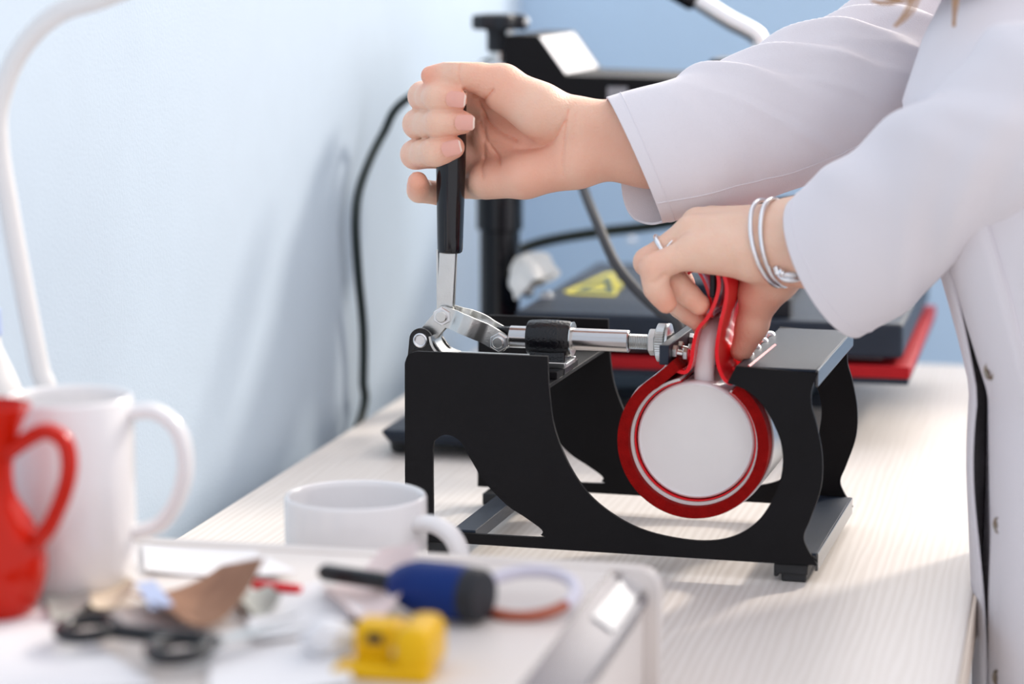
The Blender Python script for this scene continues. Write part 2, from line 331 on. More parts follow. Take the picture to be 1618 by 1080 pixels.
c0, c1 = ((-189.6,60,143))[0], ((-159,60,144.2))[0]
col = po('guide_collar', lathe([(8, 0), (11.4, 0.4), (12.0, 2), (12.5, 10), (12.5, 20), (12.0, c1 - c0 - 2), (11.2, c1 - c0 - 0.4), (8, c1 - c0)], (c0, 60, zr), (1, 0, 0), 40), 'blackpaint')
po('collar_post', hexa([(c0 + 3, 47, 121), (c1 - 2, 47, 121), (c1 - 2, 73, 121), (c0 + 3, 73, 121)], [(c0 + 3, 52, zr - 6), (c1 - 3, 52, zr - 6), (c1 - 3, 68, zr - 6), (c0 + 3, 68, zr - 6)]), 'blackpaint', bevel=1e-3)
obj('snap_ring', mp(lathe([(8, 0), (11.6, 0.1), (11.8, 1.0), (8, 1.3)], (c1 - 0.3, 60, zr), (1, 0, 0), 32), W), 'steel', col)
t1 = ((-103.9,60,146.4))[0]
thr = []
for i in range(0, 40):
    thr.append((5.3 - 0.85 * (i % 2), X1 - 3 + (t1 + 8 - X1) * i / 39 - X1))
po('threaded_rod', lathe([(4.0, -3)] + thr + [(4, thr[-1][1] + .1)], (X1, 60, zr), (1, 0, 0), 24), 'steel', smooth=0)
kn = np.array((-99.6,60,147.8))
po('lock_nut', hexnut((kn[0] - 6, 60, zr), (1, 0, 0), 9.0, 5), 'steel', smooth=30)
kr = []
for j in range(72): kr.append(j)
def knurl(x0, x1, r):
    th = np.linspace(0, 2 * np.pi, 96, endpoint=False); rr = r * (1 + 0.028 * np.where(np.arange(96) % 2, 1, -1))
    ring = lambda x, k: np.stack([np.full(96, x), 60 + rr * k * np.cos(th), zr + rr * k * np.sin(th)], 1)
    return loft([ring(x0, 0.80), ring(x0 + 1.2, 1), ring(x1 - 1.2, 1), ring(x1, 0.86)])
po('knurled_nut', cat(knurl(kn[0] - 1, kn[0] + 6.5, 12.6), lathe([(9, 0), (13.2, .2), (13.2, 1.8), (8, 3.6)], (kn[0] + 6.5, 60, zr), (1, 0, 0), 40)), 'steel', smooth=25)
bx = ((-84.9,10,144)); bz = bx[2]; bx = bx[0]
po('pressure_bar', box((bx - 3.2, 8, bz - 6.5), (bx + 3.2, 112, bz + 6.5)), 'black', bevel=0.6e-3)
for y in (22, 40, 78, 97):
    sc = po('bar_bolt', cat(cyl((bx + 3, y, bz), (bx + 19, y, bz - 3), 2.4, 14), hexnut((bx + 3, y, bz), (1, 0, 0), 4.6, 3.4), hexnut((bx + 10, y, bz - 1.4), (1, 0, 0), 4.6, 3.4)), 'steel', smooth=30)
    hx = [(bx + 13.5 + 5 * t, y + 4.2 * math.cos(2 * math.pi * 3 * t), bz - 2 + 4.2 * math.sin(2 * math.pi * 3 * t)) for t in np.linspace(0, 1, 48)]
    obj('spring', mp(tube(hx, 0.8, 6), W), 'red', sc)
# heating band round the mug
rc = np.array((-64.7,4,87.6)); cx, cz = rc[0], rc[2]
def arc(r, a0, a1, n=60): return [(cx + r * math.cos(R(a)), cz + r * math.sin(R(a))) for a in np.linspace(a0, a1, n)]
yb0, yb1 = 4, 108
band = po('heating_band', strip(spl(np.array([(bx + 9, bz - 5.5)] + arc(46.2, 122, 414, 64)), 3), 7.4, yb0, yb1, 3), 'redpad', smooth=50, label='dark red foam pad ring round the mug')
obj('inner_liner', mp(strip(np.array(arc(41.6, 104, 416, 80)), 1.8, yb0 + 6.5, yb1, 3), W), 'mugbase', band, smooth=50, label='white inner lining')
obj('reflection_ring', mp(strip(np.array(arc(39.9, 104, 416, 80)), 0.8, yb0 + 9.0, yb1, 3), W), 'red', band, smooth=50, label='thin red ring in place of red reflected on the mug base')  # added ring, stands in for red silicone reflected in the mug's base edge
po('band_shell', strip(np.array([(bx + 1, bz - 6), (bx - 3, bz - 12)] + arc(50.6, 140, 392, 60)), 1.2, yb0 + 14, yb1 + 3, 3), 'alu', smooth=50, label='bright sheet metal shell behind the red pad')
lf = spl([xz(p)[:2] for p in ((-79,6,135.4), (-70.2,6,133.7), (-66.6,6,140.4), (-65,6,151.7), (-62.2,6,162.1), (-55.7,6,170.6), (-50.9,6,181.5), (-49,6,192.2), (-51.2,6,201.9), (-55.8,6,206.7))], 6)
rf = spl([xz(p)[:2] for p in ((-27.7,6,140), (-33.4,6,131.5), (-39.5,6,128.4), (-44.5,6,131.1), (-48.3,6,140), (-49.3,6,151.1), (-47,6,166.8), (-43.9,6,180.1), (-43.2,6,191.6), (-46.3,6,201.7))], 6)
def flare(r, s):
    r = r.copy(); y = r[:, 1]; h = np.clip((r[:, 2] - 150) / 50, 0, 1); r[:, 0] += s * h * 2.2 * np.sin((y - 6) / 14.0) + s * 0.02 * y * (1 - h); return r
po('band_flap', strip(lf, 2.4, 6, 98, 14, lambda r: flare(r, -1)), 'red', smooth=60, label='glossy red silicone flap of the band, held by the fingers')
po('band_flap', strip(rf, 2.4, 3, 98, 14, lambda r: flare(r, 1)), 'red', smooth=60, label='glossy red silicone flap of the band, beside the thumb')
ff = spl([xz(p)[:2] for p in ((-69.9,20,196.4), (-65,20,199.8), (-59.9,20,193.4), (-55.6,20,181.1), (-54.6,20,168.7))], 6)
po('band_tab', strip(ff, 2.0, 16, 60, 8, lambda r: flare(r, -1)), 'red', smooth=60)
po('tab_clip', box(((-56.2,14,190.1))[:1] + (12, ((-56.2,14,190.1))[2] - 8), ((-52.5,14,190.2))[:1] + (18, ((-56.2,14,190.1))[2] + 8)), 'grey', bevel=1e-3)
# ---------------------------------------------------------------- the mug inside the press
mug = thing('mug', 'white mug lying on its side inside the red heating band of the press', 'mug', W((cx, 60, cz - 40)))
mc = (cx, 14, cz)
def mp_body(prof, c, axis, m='white', parent=None, name='body'): return obj(name, mp(lathe(prof, c, axis, 72), W), m, parent, smooth=50)
obj('body', mp(lathe([(36.0, 0.6), (37.2, 0), (38.3, 0.5), (39.0, 2.2), (39.2, 5), (39.2, 94), (38.4, 95), (37, 94), (36.5, 8), (34, 4.5), (0.1, 4.4)], mc, (0, 1, 0), 72, caps=False), W), 'white', mug, smooth=50)
obj('base_disc', mp(lathe([(0.1, 0.9), (20, 0.9), (35.2, 0.8), (36.4, 0.3), (36.4, 2.0), (0.1, 2.0)], mc, (0, 1, 0), 72), W), 'mugbase', mug, smooth=50)
hp = spl([(cx + 3, 26, cz + 37), (cx + 4, 22, cz + 52), (cx + 5.5, 24, cz + 66), (cx + 7, 34, cz + 74), (cx + 7, 58, cz + 76), (cx + 6, 80, cz + 70), (cx + 4, 88, cz + 55), (cx + 3, 86, cz + 37)], 8)
obj('handle', mp(tube(hp, 4.6, 18, ry=6.6), W), 'white', mug, smooth=60)
# ---------------------------------------------------------------- the person (millimetre frame)
def axis_grid(fine0, fine1, lo, hi, h=1.0, g=1.12, hmax=9.0):
    mid = list(np.arange(fine0, fine1 + 1e-6, h)); up, dn = [], []; x, s = fine1, h
    while x < hi: s = min(s * g, hmax); x += s; up.append(x)
    x, s = fine0, h
    while x > lo: s = min(s * g, hmax); x -= s; dn.append(x)
    return np.array(dn[::-1] + mid + up)
class Field:
    def __init__(f, X, Y, Zz):
        f.X, f.Y, f.Z = X.astype(np.float32), Y.astype(np.float32), Zz.astype(np.float32)
        f.F = np.full((len(X), len(Y), len(Zz)), 50, np.float32)
    def sub(f, lo, hi):
        s = []
        for a, l, h in ((f.X, lo[0], hi[0]), (f.Y, lo[1], hi[1]), (f.Z, lo[2], hi[2])):
            s.append(slice(max(int(np.searchsorted(a, l)) - 1, 0), min(int(np.searchsorted(a, h)) + 1, len(a))))
        return tuple(s)
    def grid(f, s): return f.X[s[0]][:, None, None], f.Y[s[1]][None, :, None], f.Z[s[2]][None, None, :]
def caps_d(g, a, b, ra, rb, sq=None):
    """distance to a tapered capsule; sq = (axis vector, factor) flattens its section"""
    a, b = np.asarray(a, np.float32), np.asarray(b, np.float32); ba = b - a; L2 = float(ba @ ba) + 1e-6
    px, py, pz = g[0] - a[0], g[1] - a[1], g[2] - a[2]
    h = np.clip((px * ba[0] + py * ba[1] + pz * ba[2]) / L2, 0, 1)
    qx, qy, qz = px - ba[0] * h, py - ba[1] * h, pz - ba[2] * h; d2 = qx * qx + qy * qy + qz * qz
    if sq is not None:
        v, k = np.asarray(sq[0], np.float32), sq[1]; v = v / np.linalg.norm(v); c = qx * v[0] + qy * v[1] + qz * v[2]; d2 = d2 + c * c * (k * k - 1)
    return np.sqrt(d2) - (ra + (rb - ra) * h)
def smin(a, b, k):
    h = np.clip(k - np.abs(a - b), 0, None) / k
    return np.minimum(a, b) - h * h * k * 0.25
def chain(g, P, r, k=4, sq=None):
    d = None
    for i in range(len(P) - 1):
        e = caps_d(g, P[i], P[i + 1], r[i], r[i + 1], sq); d = e if d is None else smin(d, e, k)
    return d
def surface_nets(f):
    F = f.F; ins = F < 0; nx, ny, nz = F.shape
    c = np.zeros((nx - 1, ny - 1, nz - 1), np.uint8)
    for i in (0, 1):
        for j in (0, 1):
            for k in (0, 1): c += ins[i:nx - 1 + i, j:ny - 1 + j, k:nz - 1 + k]
    act = np.argwhere((c > 0) & (c < 8)); idx = np.full(c.shape, -1, np.int32); idx[tuple(act.T)] = np.arange(len(act))
    acc = np.zeros((len(act), 3)); cnt = np.zeros(len(act)); ax = [f.X.astype(float), f.Y.astype(float), f.Z.astype(float)]
    for d in range(3):
        o1, o2 = [q for q in range(3) if q != d]
        for u in (0, 1):
            for v in (0, 1):
                p = act.copy(); p[:, o1] += u; p[:, o2] += v; q = p.copy(); q[:, d] += 1
                fa, fb = F[tuple(p.T)].astype(float), F[tuple(q.T)].astype(float); m = (fa < 0) != (fb < 0); t = np.where(m, fa / np.where(m, fa - fb, 1), 0)
                pos = np.stack([ax[e][p[:, e]] for e in range(3)], 1); pos[:, d] += t * (ax[d][q[:, d]] - ax[d][p[:, d]])
                acc[m] += pos[m]; cnt[m] += 1
    V = acc / cnt[:, None]; Q = []
    for d in range(3):
        o1, o2 = [q for q in range(3) if q != d]; sl0 = [slice(None)] * 3; sl1 = [slice(None)] * 3; sl0[d] = slice(0, -1); sl1[d] = slice(1, None)
        e = np.argwhere(ins[tuple(sl0)] != ins[tuple(sl1)]); e = e[(e[:, o1] > 0) & (e[:, o2] > 0) & (e[:, o1] < F.shape[o1] - 1) & (e[:, o2] < F.shape[o2] - 1)]
        def at_(a, b):
            p = e.copy(); p[:, o1] -= a; p[:, o2] -= b; return idx[tuple(p.T)]
        Q.append(np.stack([at_(0, 0), at_(1, 0), at_(1, 1), at_(0, 1)], 1))
    Q = np.concatenate(Q); Q = Q[(Q >= 0).all(1)]
    for _ in range(2):                                                       # a light relax takes the grid out of the surface
        s = np.zeros_like(V); n = np.zeros(len(V))
        for i in range(4):
            a, b = Q[:, i], Q[:, (i + 1) % 4]; np.add.at(s, a, V[b]); np.add.at(n, a, 1); np.add.at(s, b, V[a]); np.add.at(n, b, 1)
        V = V * 0.5 + 0.5 * s / np.maximum(n, 1)[:, None]
    return V, Q
fld = Field(axis_grid(-285, 20, -300, 440, g=1.10), axis_grid(-45, 112, -190, 330), axis_grid(132, 330, -760, 640))
# --- right hand: closed round the lever grip, palm towards the camera
HR = dict(
 palm=[([(-160.8,72,284.6), (-230,88,305.4)], [12, 11], 8), ([(-161.2,74,277.3), (-235.7,92,285.6)], [13, 10.5], 8), ([(-161.2,74,269.6), (-235.5,91,264.7)], [13, 10.5], 8), ([(-161.5,72,262), (-231.7,84,246.6)], [13, 11], 8),
       ([(-163.3,68,290.4), (-181.8,58,298.3), (-204.4,57,309)], [15, 16.5, 13.0], 10), ([(-161,68,262.3), (-194.4,66,253.7), (-223.2,70,248.8)], [14.5, 14.5, 11.5], 10), ([(-201.7,80,273.5), (-224.7,82,278.6)], [12, 10], 8),
       ([(-207.9,62,316.3), (-231.6,78,315.4)], [9, 8], 8)],
 fingers=[([(-232.1,86,306.4), (-265.8,66,306), (-247.7,42,307), (-234.3,41.5,305.6)], [10.5, 9.6, 9.4, 7.9]),
          ([(-236.9,90,285.7), (-269.6,66,287.1), (-246.6,41,289.8), (-229.8,41,290.5)], [10.5, 9.7, 9.3, 8.0]),
          ([(-237,90,265.2), (-271.5,66,266.3), (-249.7,42,270.1), (-237.1,41.5,273.4)], [10.3, 9.5, 9.2, 7.8]),
          ([(-233.5,84,247), (-258.4,76,239.2), (-268,63,241.9), (-265.1,51,249)], [10, 7.4, 7.6, 6.9])],
 thumb=([(-179.3,62,296.4), (-206.7,56,314.9), (-234,48,323), (-254.5,47,320.9)], [14, 11.6, 9.5, 6.0]),
 arm=[([(-155,70,288.7), (-109.4,80,291.4), (-27.8,130,306.9)], [14.5, 16, 24]), ([(-155.4,72,266.8), (-110.1,84,267.3), (-27.8,132,289.6)], [15.5, 17, 26])])
# --- left hand: pinching the red flap, back of the hand up
HL = dict(
 palm=[([(-11.2,32,229.7), (-61.7,50,227.4)], [11, 10], 8), ([(-9.4,20,231), (-68,34,227.2)], [12, 10.5], 8), ([(-7.4,8,226.6), (-68.6,16,224)], [13, 10.5], 8), ([(-6.1,0,219.4), (-63.8,0,213.6)], [13, 10.5], 8),
       ([(-4.9,4,209.3), (-26.8,4,207), (-59.4,3,210.2)], [12, 11.5, 10], 8), ([(-16.2,26,216.7), (-52.1,30,217.3)], [14, 13], 8),
       ([(-6.2,18,208.5), (-15.9,26,195.8), (-25.9,33,185.5)], [15, 14, 12], 12)],
 fingers=[([(-64.3,50,226.5), (-88.5,58,197.1), (-76.8,48,172.5), (-67,42,160.2)], [9.8, 8.8, 8, 7]),
          ([(-68.8,34,227.2), (-95,36,197), (-78.7,32,173.7), (-66.1,26,165)], [9.8, 8.8, 8, 7]),
          ([(-69.5,16,224), (-97,13,203.8), (-77.4,12,189.7), (-62.7,12,177.4)], [10, 9.0, 8.0, 7.0]),
          ([(-64.6,0,213.6), (-88.8,-8,202.8), (-87,-8,189.8), (-81,-5,179.8)], [10, 8.8, 7.7, 6.6])],
 thumb=([(-14.4,24,199.3), (-26.3,33,183.8), (-32.3,36,161.5), (-38.8,36,144.9)], [14, 12.4, 9.6, 7.0]),
 arm=[([(-7.2,6,228.4), (17.8,0,231.3), (92.5,-50,264.3)], [14.5, 17, 27]), ([(-5.2,8,211.3), (21.9,2,210.4), (96.2,-45,248.7)], [13.5, 16, 27]), ([(-9.3,20,225.3), (15.6,16,228), (91.7,-40,259.7)], [13, 16, 26])])
def hand(H, lo, hi, creases):
    s = fld.sub(lo, hi); g = fld.grid(s); P = None
    for pts, r, k in H['palm']:
        d = chain(g, pts, r, 6); P = d if P is None else smin(P, d, k)
    for pts, r in H['arm']: P = smin(P, chain(g, pts, r, 20), 14)
    P = smin(P, chain(g, *H['thumb'], k=5), 9)
    best = P
    for pts, r in H['fingers']:
        pts = [np.array(p) for p in pts]
        d = chain(g, pts, r, 4)
        for j in (1, 2):                                                     # soft flesh and knuckle widths along the finger
            m = (pts[j] + pts[j + 1]) / 2; d = smin(d, caps_d(g, m, m + 0.01, (r[j] + r[j + 1]) / 2 - 0.2, (r[j] + r[j + 1]) / 2 - 0.2), 3)
        d = smin(d, P, 5.0); best = smin(best, d, 0.9)
    for line, dep, wid, y0, y1 in creases:
        Lp = spl([(p[0], p[2]) for p in line], 6); dm = np.full((g[0].shape[0], g[2].shape[2]), 99, np.float32)
        for a, b in zip(Lp[:-1], Lp[1:]):
            ab = b - a; px, pz = g[0][:, 0, :] - a[0], g[2][0, :, :] - a[1]; h = np.clip((px * ab[0] + pz * ab[1]) / (ab @ ab + 1e-6), 0, 1)
            dm = np.minimum(dm, np.hypot(px - ab[0] * h, pz - ab[1] * h))
        t = np.exp(-(dm / wid) ** 2)[:, None, :] * dep * 1.6 * ((g[1] > y0) & (g[1] < y1)); best = best + t.astype(np.float32)
    fld.F[s] = np.minimum(fld.F[s], best)
crR = [([(-230,60,311.9), (-226.5,60,294.9), (-216.3,60,284.5), (-199.9,60,277.5)], 1.0, 1.3, 40, 82), ([(-228.3,60,288.5), (-219.4,60,272.9), (-209.6,60,261.9)], 1.0, 1.2, 40, 90), ([(-226.5,60,297.1), (-223.8,60,280.1), (-224.8,60,265.1), (-221.2,60,252.3)], 0.7, 1.2, 40, 90),
       ([(-218.1,60,275.5), (-200.8,60,271.5), (-183.2,60,272.7), (-170,60,279.7), (-162.2,60,291.7)], 0.8, 1.4, 40, 84), ([(-231.8,60,307.6), (-222,60,304.4), (-215.8,60,306.6), (-209.6,60,312.2)], 1.1, 1.5, 40, 76), ([(-231.5,50,330.1), (-231.9,50,321.7), (-231,50,316.6)], 0.5, 1.2, 36, 56),
       ([(-160.1,60,299.3), (-161.8,60,287.5), (-164.3,60,270.5), (-163.8,60,255.7)], 0.6, 1.6, 40, 80), ([(-154.8,60,298.1), (-156.9,60,279.1), (-159.9,60,257.9)], 0.35, 1.2, 40, 80)]
crL = [([(-74.5,0,216.6), (-75.2,0,207.6), (-73.5,0,201.1)], 0.5, 1.2, -30, 20), ([(-87.5,0,194.1), (-84.2,0,195.8), (-80.9,0,199.2)], 0.8, 1.3, -30, 6), ([(-26.3,0,221.2), (-28.2,0,209), (-25.1,0,197)], 0.4, 1.2, -30, 20), ([(-38.5,0,218.9), (-37.5,0,208.7), (-35.7,0,198.3)], 0.3, 1.2, -30, 20), ([(-20.1,0,215.4), (-21.2,0,205.2), (-18.6,0,197.2)], 0.4, 1.2, -30, 20)]
hand(HR, (-285, 15, 140), (10, 175, 330), crR)
hand(HL, (-120, -80, 130), (150, 80, 275), crL)
# arms, trunk, neck, head and legs: coarser, under the clothes
def blob(P, r, k, sq=None):
    P = np.array(P, float); m = max(r) * 1.2 + 25; s = fld.sub(P.min(0) - m, P.max(0) + m); fld.F[s] = smin(fld.F[s], chain(fld.grid(s), P, r, 20, sq), k)
blob([(-27.8,131,298.3), (27.8,165,323.3), (150, 205, 318)], [26, 24, 26], 10)
blob([(92.2,-45,257), (119.1,-65,287.9), (155.9,-86,314.4), (195.7,-72,328.8), (240, 0, 290)], [26, 28, 26, 21, 28], 8)
blob([(262, 70, -10), (256, 70, 100), (200, 65, 250), (160, 62, 320)], [115, 105, 95, 80], 40, ((1, 0, 0), 1.35))
blob([(160, 190, 312), (172, 62, 340), (212, -70, 312)], [34, 50, 36], 30)
blob([(160, 62, 345), (128, 60, 425)], [52, 48], 25)
blob([(118, 60, 470), (128, 60, 520)], [64, 82], 20); blob([(60, 60, 478), (72, 60, 520)], [24, 40], 20); blob([(38, 60, 500), (48, 60, 522)], [9, 6], 8)
for y in (-12, 132): blob([(118, y, 505), (122, y, 520)], [8, 12], 4)
for y in (150, -10): blob([(262, y, -20), (268, y, -360), (285, y, -715)], [88, 60, 42], 30); blob([(285, y, -728), (190, y, -735)], [30, 22], 15)
BV, BQ = surface_nets(fld)
person = thing('person', 'person in a white coat, one hand on the lever, the other pinching the red flap', 'person', W((262, 70, -740)))
body = obj('body', (W(BV), BQ), 'skin', person, smooth=180)
flush_pts = [(H['fingers'][i][0][j], w) for H in (HR, HL) for i in range(4) for j, w in ((3, .55), (1, .30), (2, .15))] + [(H['thumb'][0][3], .6) for H in (HR, HL)] + [(H['thumb'][0][2], .25) for H in (HR, HL)] + [((-205.2,60,256.9), .22), ((-181.5,45,296.5), .15), ((-225.8,70,300.8), .5)]
fl = np.zeros(len(BV))
for p, w, r in (((-208,70,271.1), .36, 34), ((-184.7,66,265.4), .30, 34), ((-138.8,76,269.9), .22, 40), ((-115.6,90,256.5), .26, 40), ((-211.8,52,312.5), .28, 26), ((-62.2,20,180.9), .34, 20), ((-82.4,-4,183.3), .26, 15), ((-26.6,30,180.8), .36, 26), ((-35.5,36,150.5), .40, 22), ((-4.4,5,197.1), .24, 24), ((-43.3,6,195.6), .16, 18)):
    fl = np.maximum(fl, w * np.exp(-(((BV - np.array(p)) ** 2).sum(1) / r ** 2) ** 2))
for line, dep, wid, y0, y1 in crR:
    Lp = spl([(p[0], p[2]) for p in line], 14); sel = np.where((BV[:, 0] < -130) & (BV[:, 1] < y1 + 4) & (BV[:, 2] > 150))[0]
    dm = np.min(np.hypot(BV[sel, 0][:, None] - Lp[None, :, 0], BV[sel, 2][:, None] - Lp[None, :, 1]), 1); fl[sel] = np.maximum(fl[sel], min(1, dep) * 0.62 * np.exp(-(dm / 0.8) ** 2))
for p, w in flush_pts: fl = np.maximum(fl, w * np.exp(-((BV - np.array(p)) ** 2).sum(1) / 11.0 ** 2))
at = body.data.attributes.new('flush', 'FLOAT', 'POINT'); at.data.foreach_set('value', fl.astype(np.float32))
# fingernails: curved shields lying on the finger ends
def nail(c, along, normal, w, l, rad, lift=0.0):
    c = np.array(c, float); a = np.array(along, float); n = np.array(normal, float); n /= np.linalg.norm(n); a = a - n * (a @ n); a /= np.linalg.norm(a); b = np.cross(n, a)
    def grid(u0, u1, k, sc=1.0, up=0.0):
        rows = []
        for u in np.linspace(u0, u1, k):
            hw = w / 2 * math.sqrt(max(0.02, 1 - abs(min(abs(u), 1)) ** 4 * (0.85 if u < 0 else 0.62))) * sc; r = []
            for v in np.linspace(-1, 1, 11):
                ang = v * hw / rad; r.append(c + a * (u * l / 2) + b * rad * math.sin(ang) + n * (rad * math.cos(ang) - rad + up - 0.55 * u * u * (u > 0)))
            for v in np.linspace(1, -1, 11):
                ang = v * hw / rad; r.append(c + a * (u * l / 2) + b * rad * math.sin(ang) + n * (rad * math.cos(ang) - rad + up - 0.9 - 0.55 * u * u * (u > 0)))
            rows.append(np.array(r))
        return loft(rows)
    o = po('fingernail', grid(-1, 1, 14), 'nail', body, smooth=60)
    obj('free_edge', mp(grid(0.86, 1.03, 6, 0.95, 0.12), W), 'nailtip', o, smooth=60)
for i, (q, ang) in enumerate((((-232.5,32.3,306.1), 0.10), ((-226.2,31.6,290.9), 0.02), ((-235.7,32.3,273.6), -0.22))):
    nail(q, (1, 0.05, -math.tan(ang) if i != 2 else 0.25), (0.10, -1, 0.10), 11.4, 13, 9.5)
nail((-269.3,50,250.3), (0.1, -0.1, 1), (-0.85, -0.45, 0.1), 8.5, 9.5, 6.6)
nail((-250.5,45.5,328.2), (-1, -0.05, -0.22), (-0.22, -0.4, 1), 9.5, 13, 8.5)
nail((-41,44,144), (-0.3, 0.1, -1), (0.6, 0.9, 0), 10, 11, 7)
# ring and bracelet on the left hand
def hoop(c, nrm, u, ru, rv, r, m, name, par, n=48):
    c, nrm, u = np.array(c, float), np.array(nrm, float), np.array(u, float); nrm /= np.linalg.norm(nrm); u = u - nrm * (u @ nrm); u /= np.linalg.norm(u); v = np.cross(nrm, u)
    th = np.linspace(0, 2 * np.pi, n, endpoint=False)
    return po(name, ringtube(c + np.outer(np.cos(th) * ru, u) + np.outer(np.sin(th) * rv, v), r), m, par, smooth=60)
pa, pb = np.array(HL['fingers'][2][0][0]), np.array(HL['fingers'][2][0][1]); rg = pa + (pb - pa) * 0.60
ring = hoop(rg, pb - pa, (0, 0, 1), 10.9, 10.9, 1.6, 'silver', 'ring', person); 
r2 = pa + (pb - pa) * 0.54; obj('ring_band', mp(ringtube(np.array([r2 + 11.0 * (math.cos(t) * np.array([.62, 0, .78]) + math.sin(t) * np.array([0, 1, 0])) for t in np.linspace(0, 2 * np.pi, 48, endpoint=False)]), 0.8), W), 'silver', ring, smooth=60)
wr = np.array((-10.6,8,219.2))
br = hoop(wr + np.array([-6, 0, 0]), (1, -0.32, 0.30), (0.1, 0, 1), 28, 24, 1.6, 'silver', 'bracelet', person)
h2 = [wr + np.array([-0.5, 0, 0.5]), (1, -0.30, 0.22)]
def hoopg(c, nrm, u, ru, rv, r, n=48):
    c, nrm, u = np.array(c, float), np.array(nrm, float), np.array(u, float); nrm /= np.linalg.norm(nrm); u = u - nrm * (u @ nrm); u /= np.linalg.norm(u); v = np.cross(nrm, u); th = np.linspace(0, 2 * np.pi, n, endpoint=False)
    return ringtube(c + np.outer(np.cos(th) * ru, u) + np.outer(np.sin(th) * rv, v), r)
obj('bangle', mp(hoopg(h2[0], h2[1], (0.1, 0, 1), 28, 24, 1.6), W), 'silver', br, smooth=60)
bead = lathe([(0.1, -2), (1.4, -1.4), (2, 0), (1.4, 1.4), (0.1, 2)], (0, 0, 0), (0, 0, 1), 10)
for s in (-1, 1):
    ch = [mp(bead, lambda v, p=p: v + p) for p in spl([(-7.5,-12,203), (-3.6,-14,200.6), (2.7,-13,200.7), (8.3,-8,203.1)], 6) + np.array([0, 0, 1.7 * s])]
    obj('chain', mp(cat(*ch), W), 'silver', br, smooth=60)
obj('clasp', mp(cat(cyl((-9.4,-13,207.1), (-7.8,-13,201.5), 2.2, 12, 0.5), cyl((-5.9,-15,203.4), (-3.5,-15,202.3), 2.8, 12, 0.5)), W), 'silver', br, smooth=40)
# ---------------------------------------------------------------- the white coat
def sheet(rings, name, par, th=1.6, closed=True, m='coat', **k):
    o = po(name, loft(rings, closed=closed, caps=False), m, par, smooth=180, **k)
    md = o.modifiers.new('thickness', 'SOLIDIFY'); md.thickness = th / 1000; md.offset = -1
    return o
def sleeve(name, keys, folds, n=220, m=96, par=None, depth=0.9, cuff=None):
    """keys: (top point, bottom point, depth factor); rings are rounded ovals between them"""
    tp = spl([k[0] for k in keys], 20); bt = spl([k[1] for k in keys], 20); dp = np.interp(np.linspace(0, 1, len(tp)), np.linspace(0, 1, len(keys)), [k[2] for k in keys])
    sel = np.linspace(0, len(tp) - 1, n); I = np.arange(len(tp)); tp = np.stack([np.interp(sel, I, tp[:, e]) for e in range(3)], 1); bt = np.stack([np.interp(sel, I, bt[:, e]) for e in range(3)], 1); dp = np.interp(sel, I, dp)
    cen = (tp + bt) / 2; axs = np.gradient(cen, axis=0); axs /= np.linalg.norm(axs, axis=1)[:, None]
    th = np.linspace(0, 2 * np.pi, m, endpoint=False); rings = []
    for i in range(n):
        a = (tp[i] - bt[i]) / 2; h = np.linalg.norm(a); b = np.cross(axs[i], a / h); b *= -1 if b[1] > 0 else 1; b = b / np.linalg.norm(b) * h * dp[i]
        u = i / (n - 1); f = folds(u, th); w_ = max(0.0, 1 - u / 0.22) * np.clip(-np.sin(th), 0, 1) * np.clip(0.4 - np.cos(th), 0, 1.2)
        rings.append(cen[i] + np.outer(np.cos(th) * (1 + f / h), a) + np.outer(np.sin(th) * (1 + f / h), b) + np.outer(w_, np.array(cuff if cuff else (0, 0, 0)) * h))
    return rings
def wrap(d): return (d + np.pi) % (2 * np.pi) - np.pi
def ridge(u, th, u0, t0, slope, wu, wt, amp):
    """a fold that starts at (u0, t0) and runs round the sleeve with the given slope"""
    dt = wrap(th - t0); return amp * np.exp(-((u - u0 - slope * dt) / wu) ** 2) * np.exp(-(dt / wt) ** 2)
def foldR(u, th):
    f = 0.6 * np.sin(9 * u + 2 * th) + 0.5 * np.sin(23 * u - 3 * th + 1) + 0.35 * np.sin(41 * u + 4 * th)
    for u0, t0, sl, wu, wt, a in ((0.23, 0.35, 0.10, 0.022, 1.0, 4.0), (0.33, 0.4, 0.12, 0.020, 1.0, 3.4), (0.41, 0.3, 0.13, 0.026, 1.1, 6.0), (0.52, 0.4, 0.14, 0.024, 1.1, 5.0), (0.60, 0.3, 0.15, 0.028, 1.2, 8.0), (0.70, 0.3, 0.16, 0.024, 1.2, 7.0), (0.79, 0.2, 0.14, 0.026, 1.3, 9.0), (0.87, 0.1, 0.10, 0.024, 1.3, 8), (0.94, 0.1, 0.08, 0.025, 1.3, 7),
                                  (0.37, 1.3, 0.16, 0.012, 0.6, 1.8), (0.47, 1.4, 0.18, 0.013, 0.7, 2.2), (0.56, 1.5, 0.18, 0.014, 0.8, 2.6), (0.66, 1.4, 0.18, 0.014, 0.8, 3.0), (0.75, 1.3, 0.18, 0.015, 0.8, 3.0), (0.27, 1.5, 0.12, 0.014, 0.7, 1.6), (0.16, 1.5, 0.05, 0.02, 0.8, 1.2)):
        f = f + ridge(u, th, u0, t0, sl, wu, wt, a) - ridge(u, th, u0 + wu * 1.9, t0 + .1, sl, wu * 0.9, wt, a * 0.6)
    return 1.45 * f * min(1, u * 6)
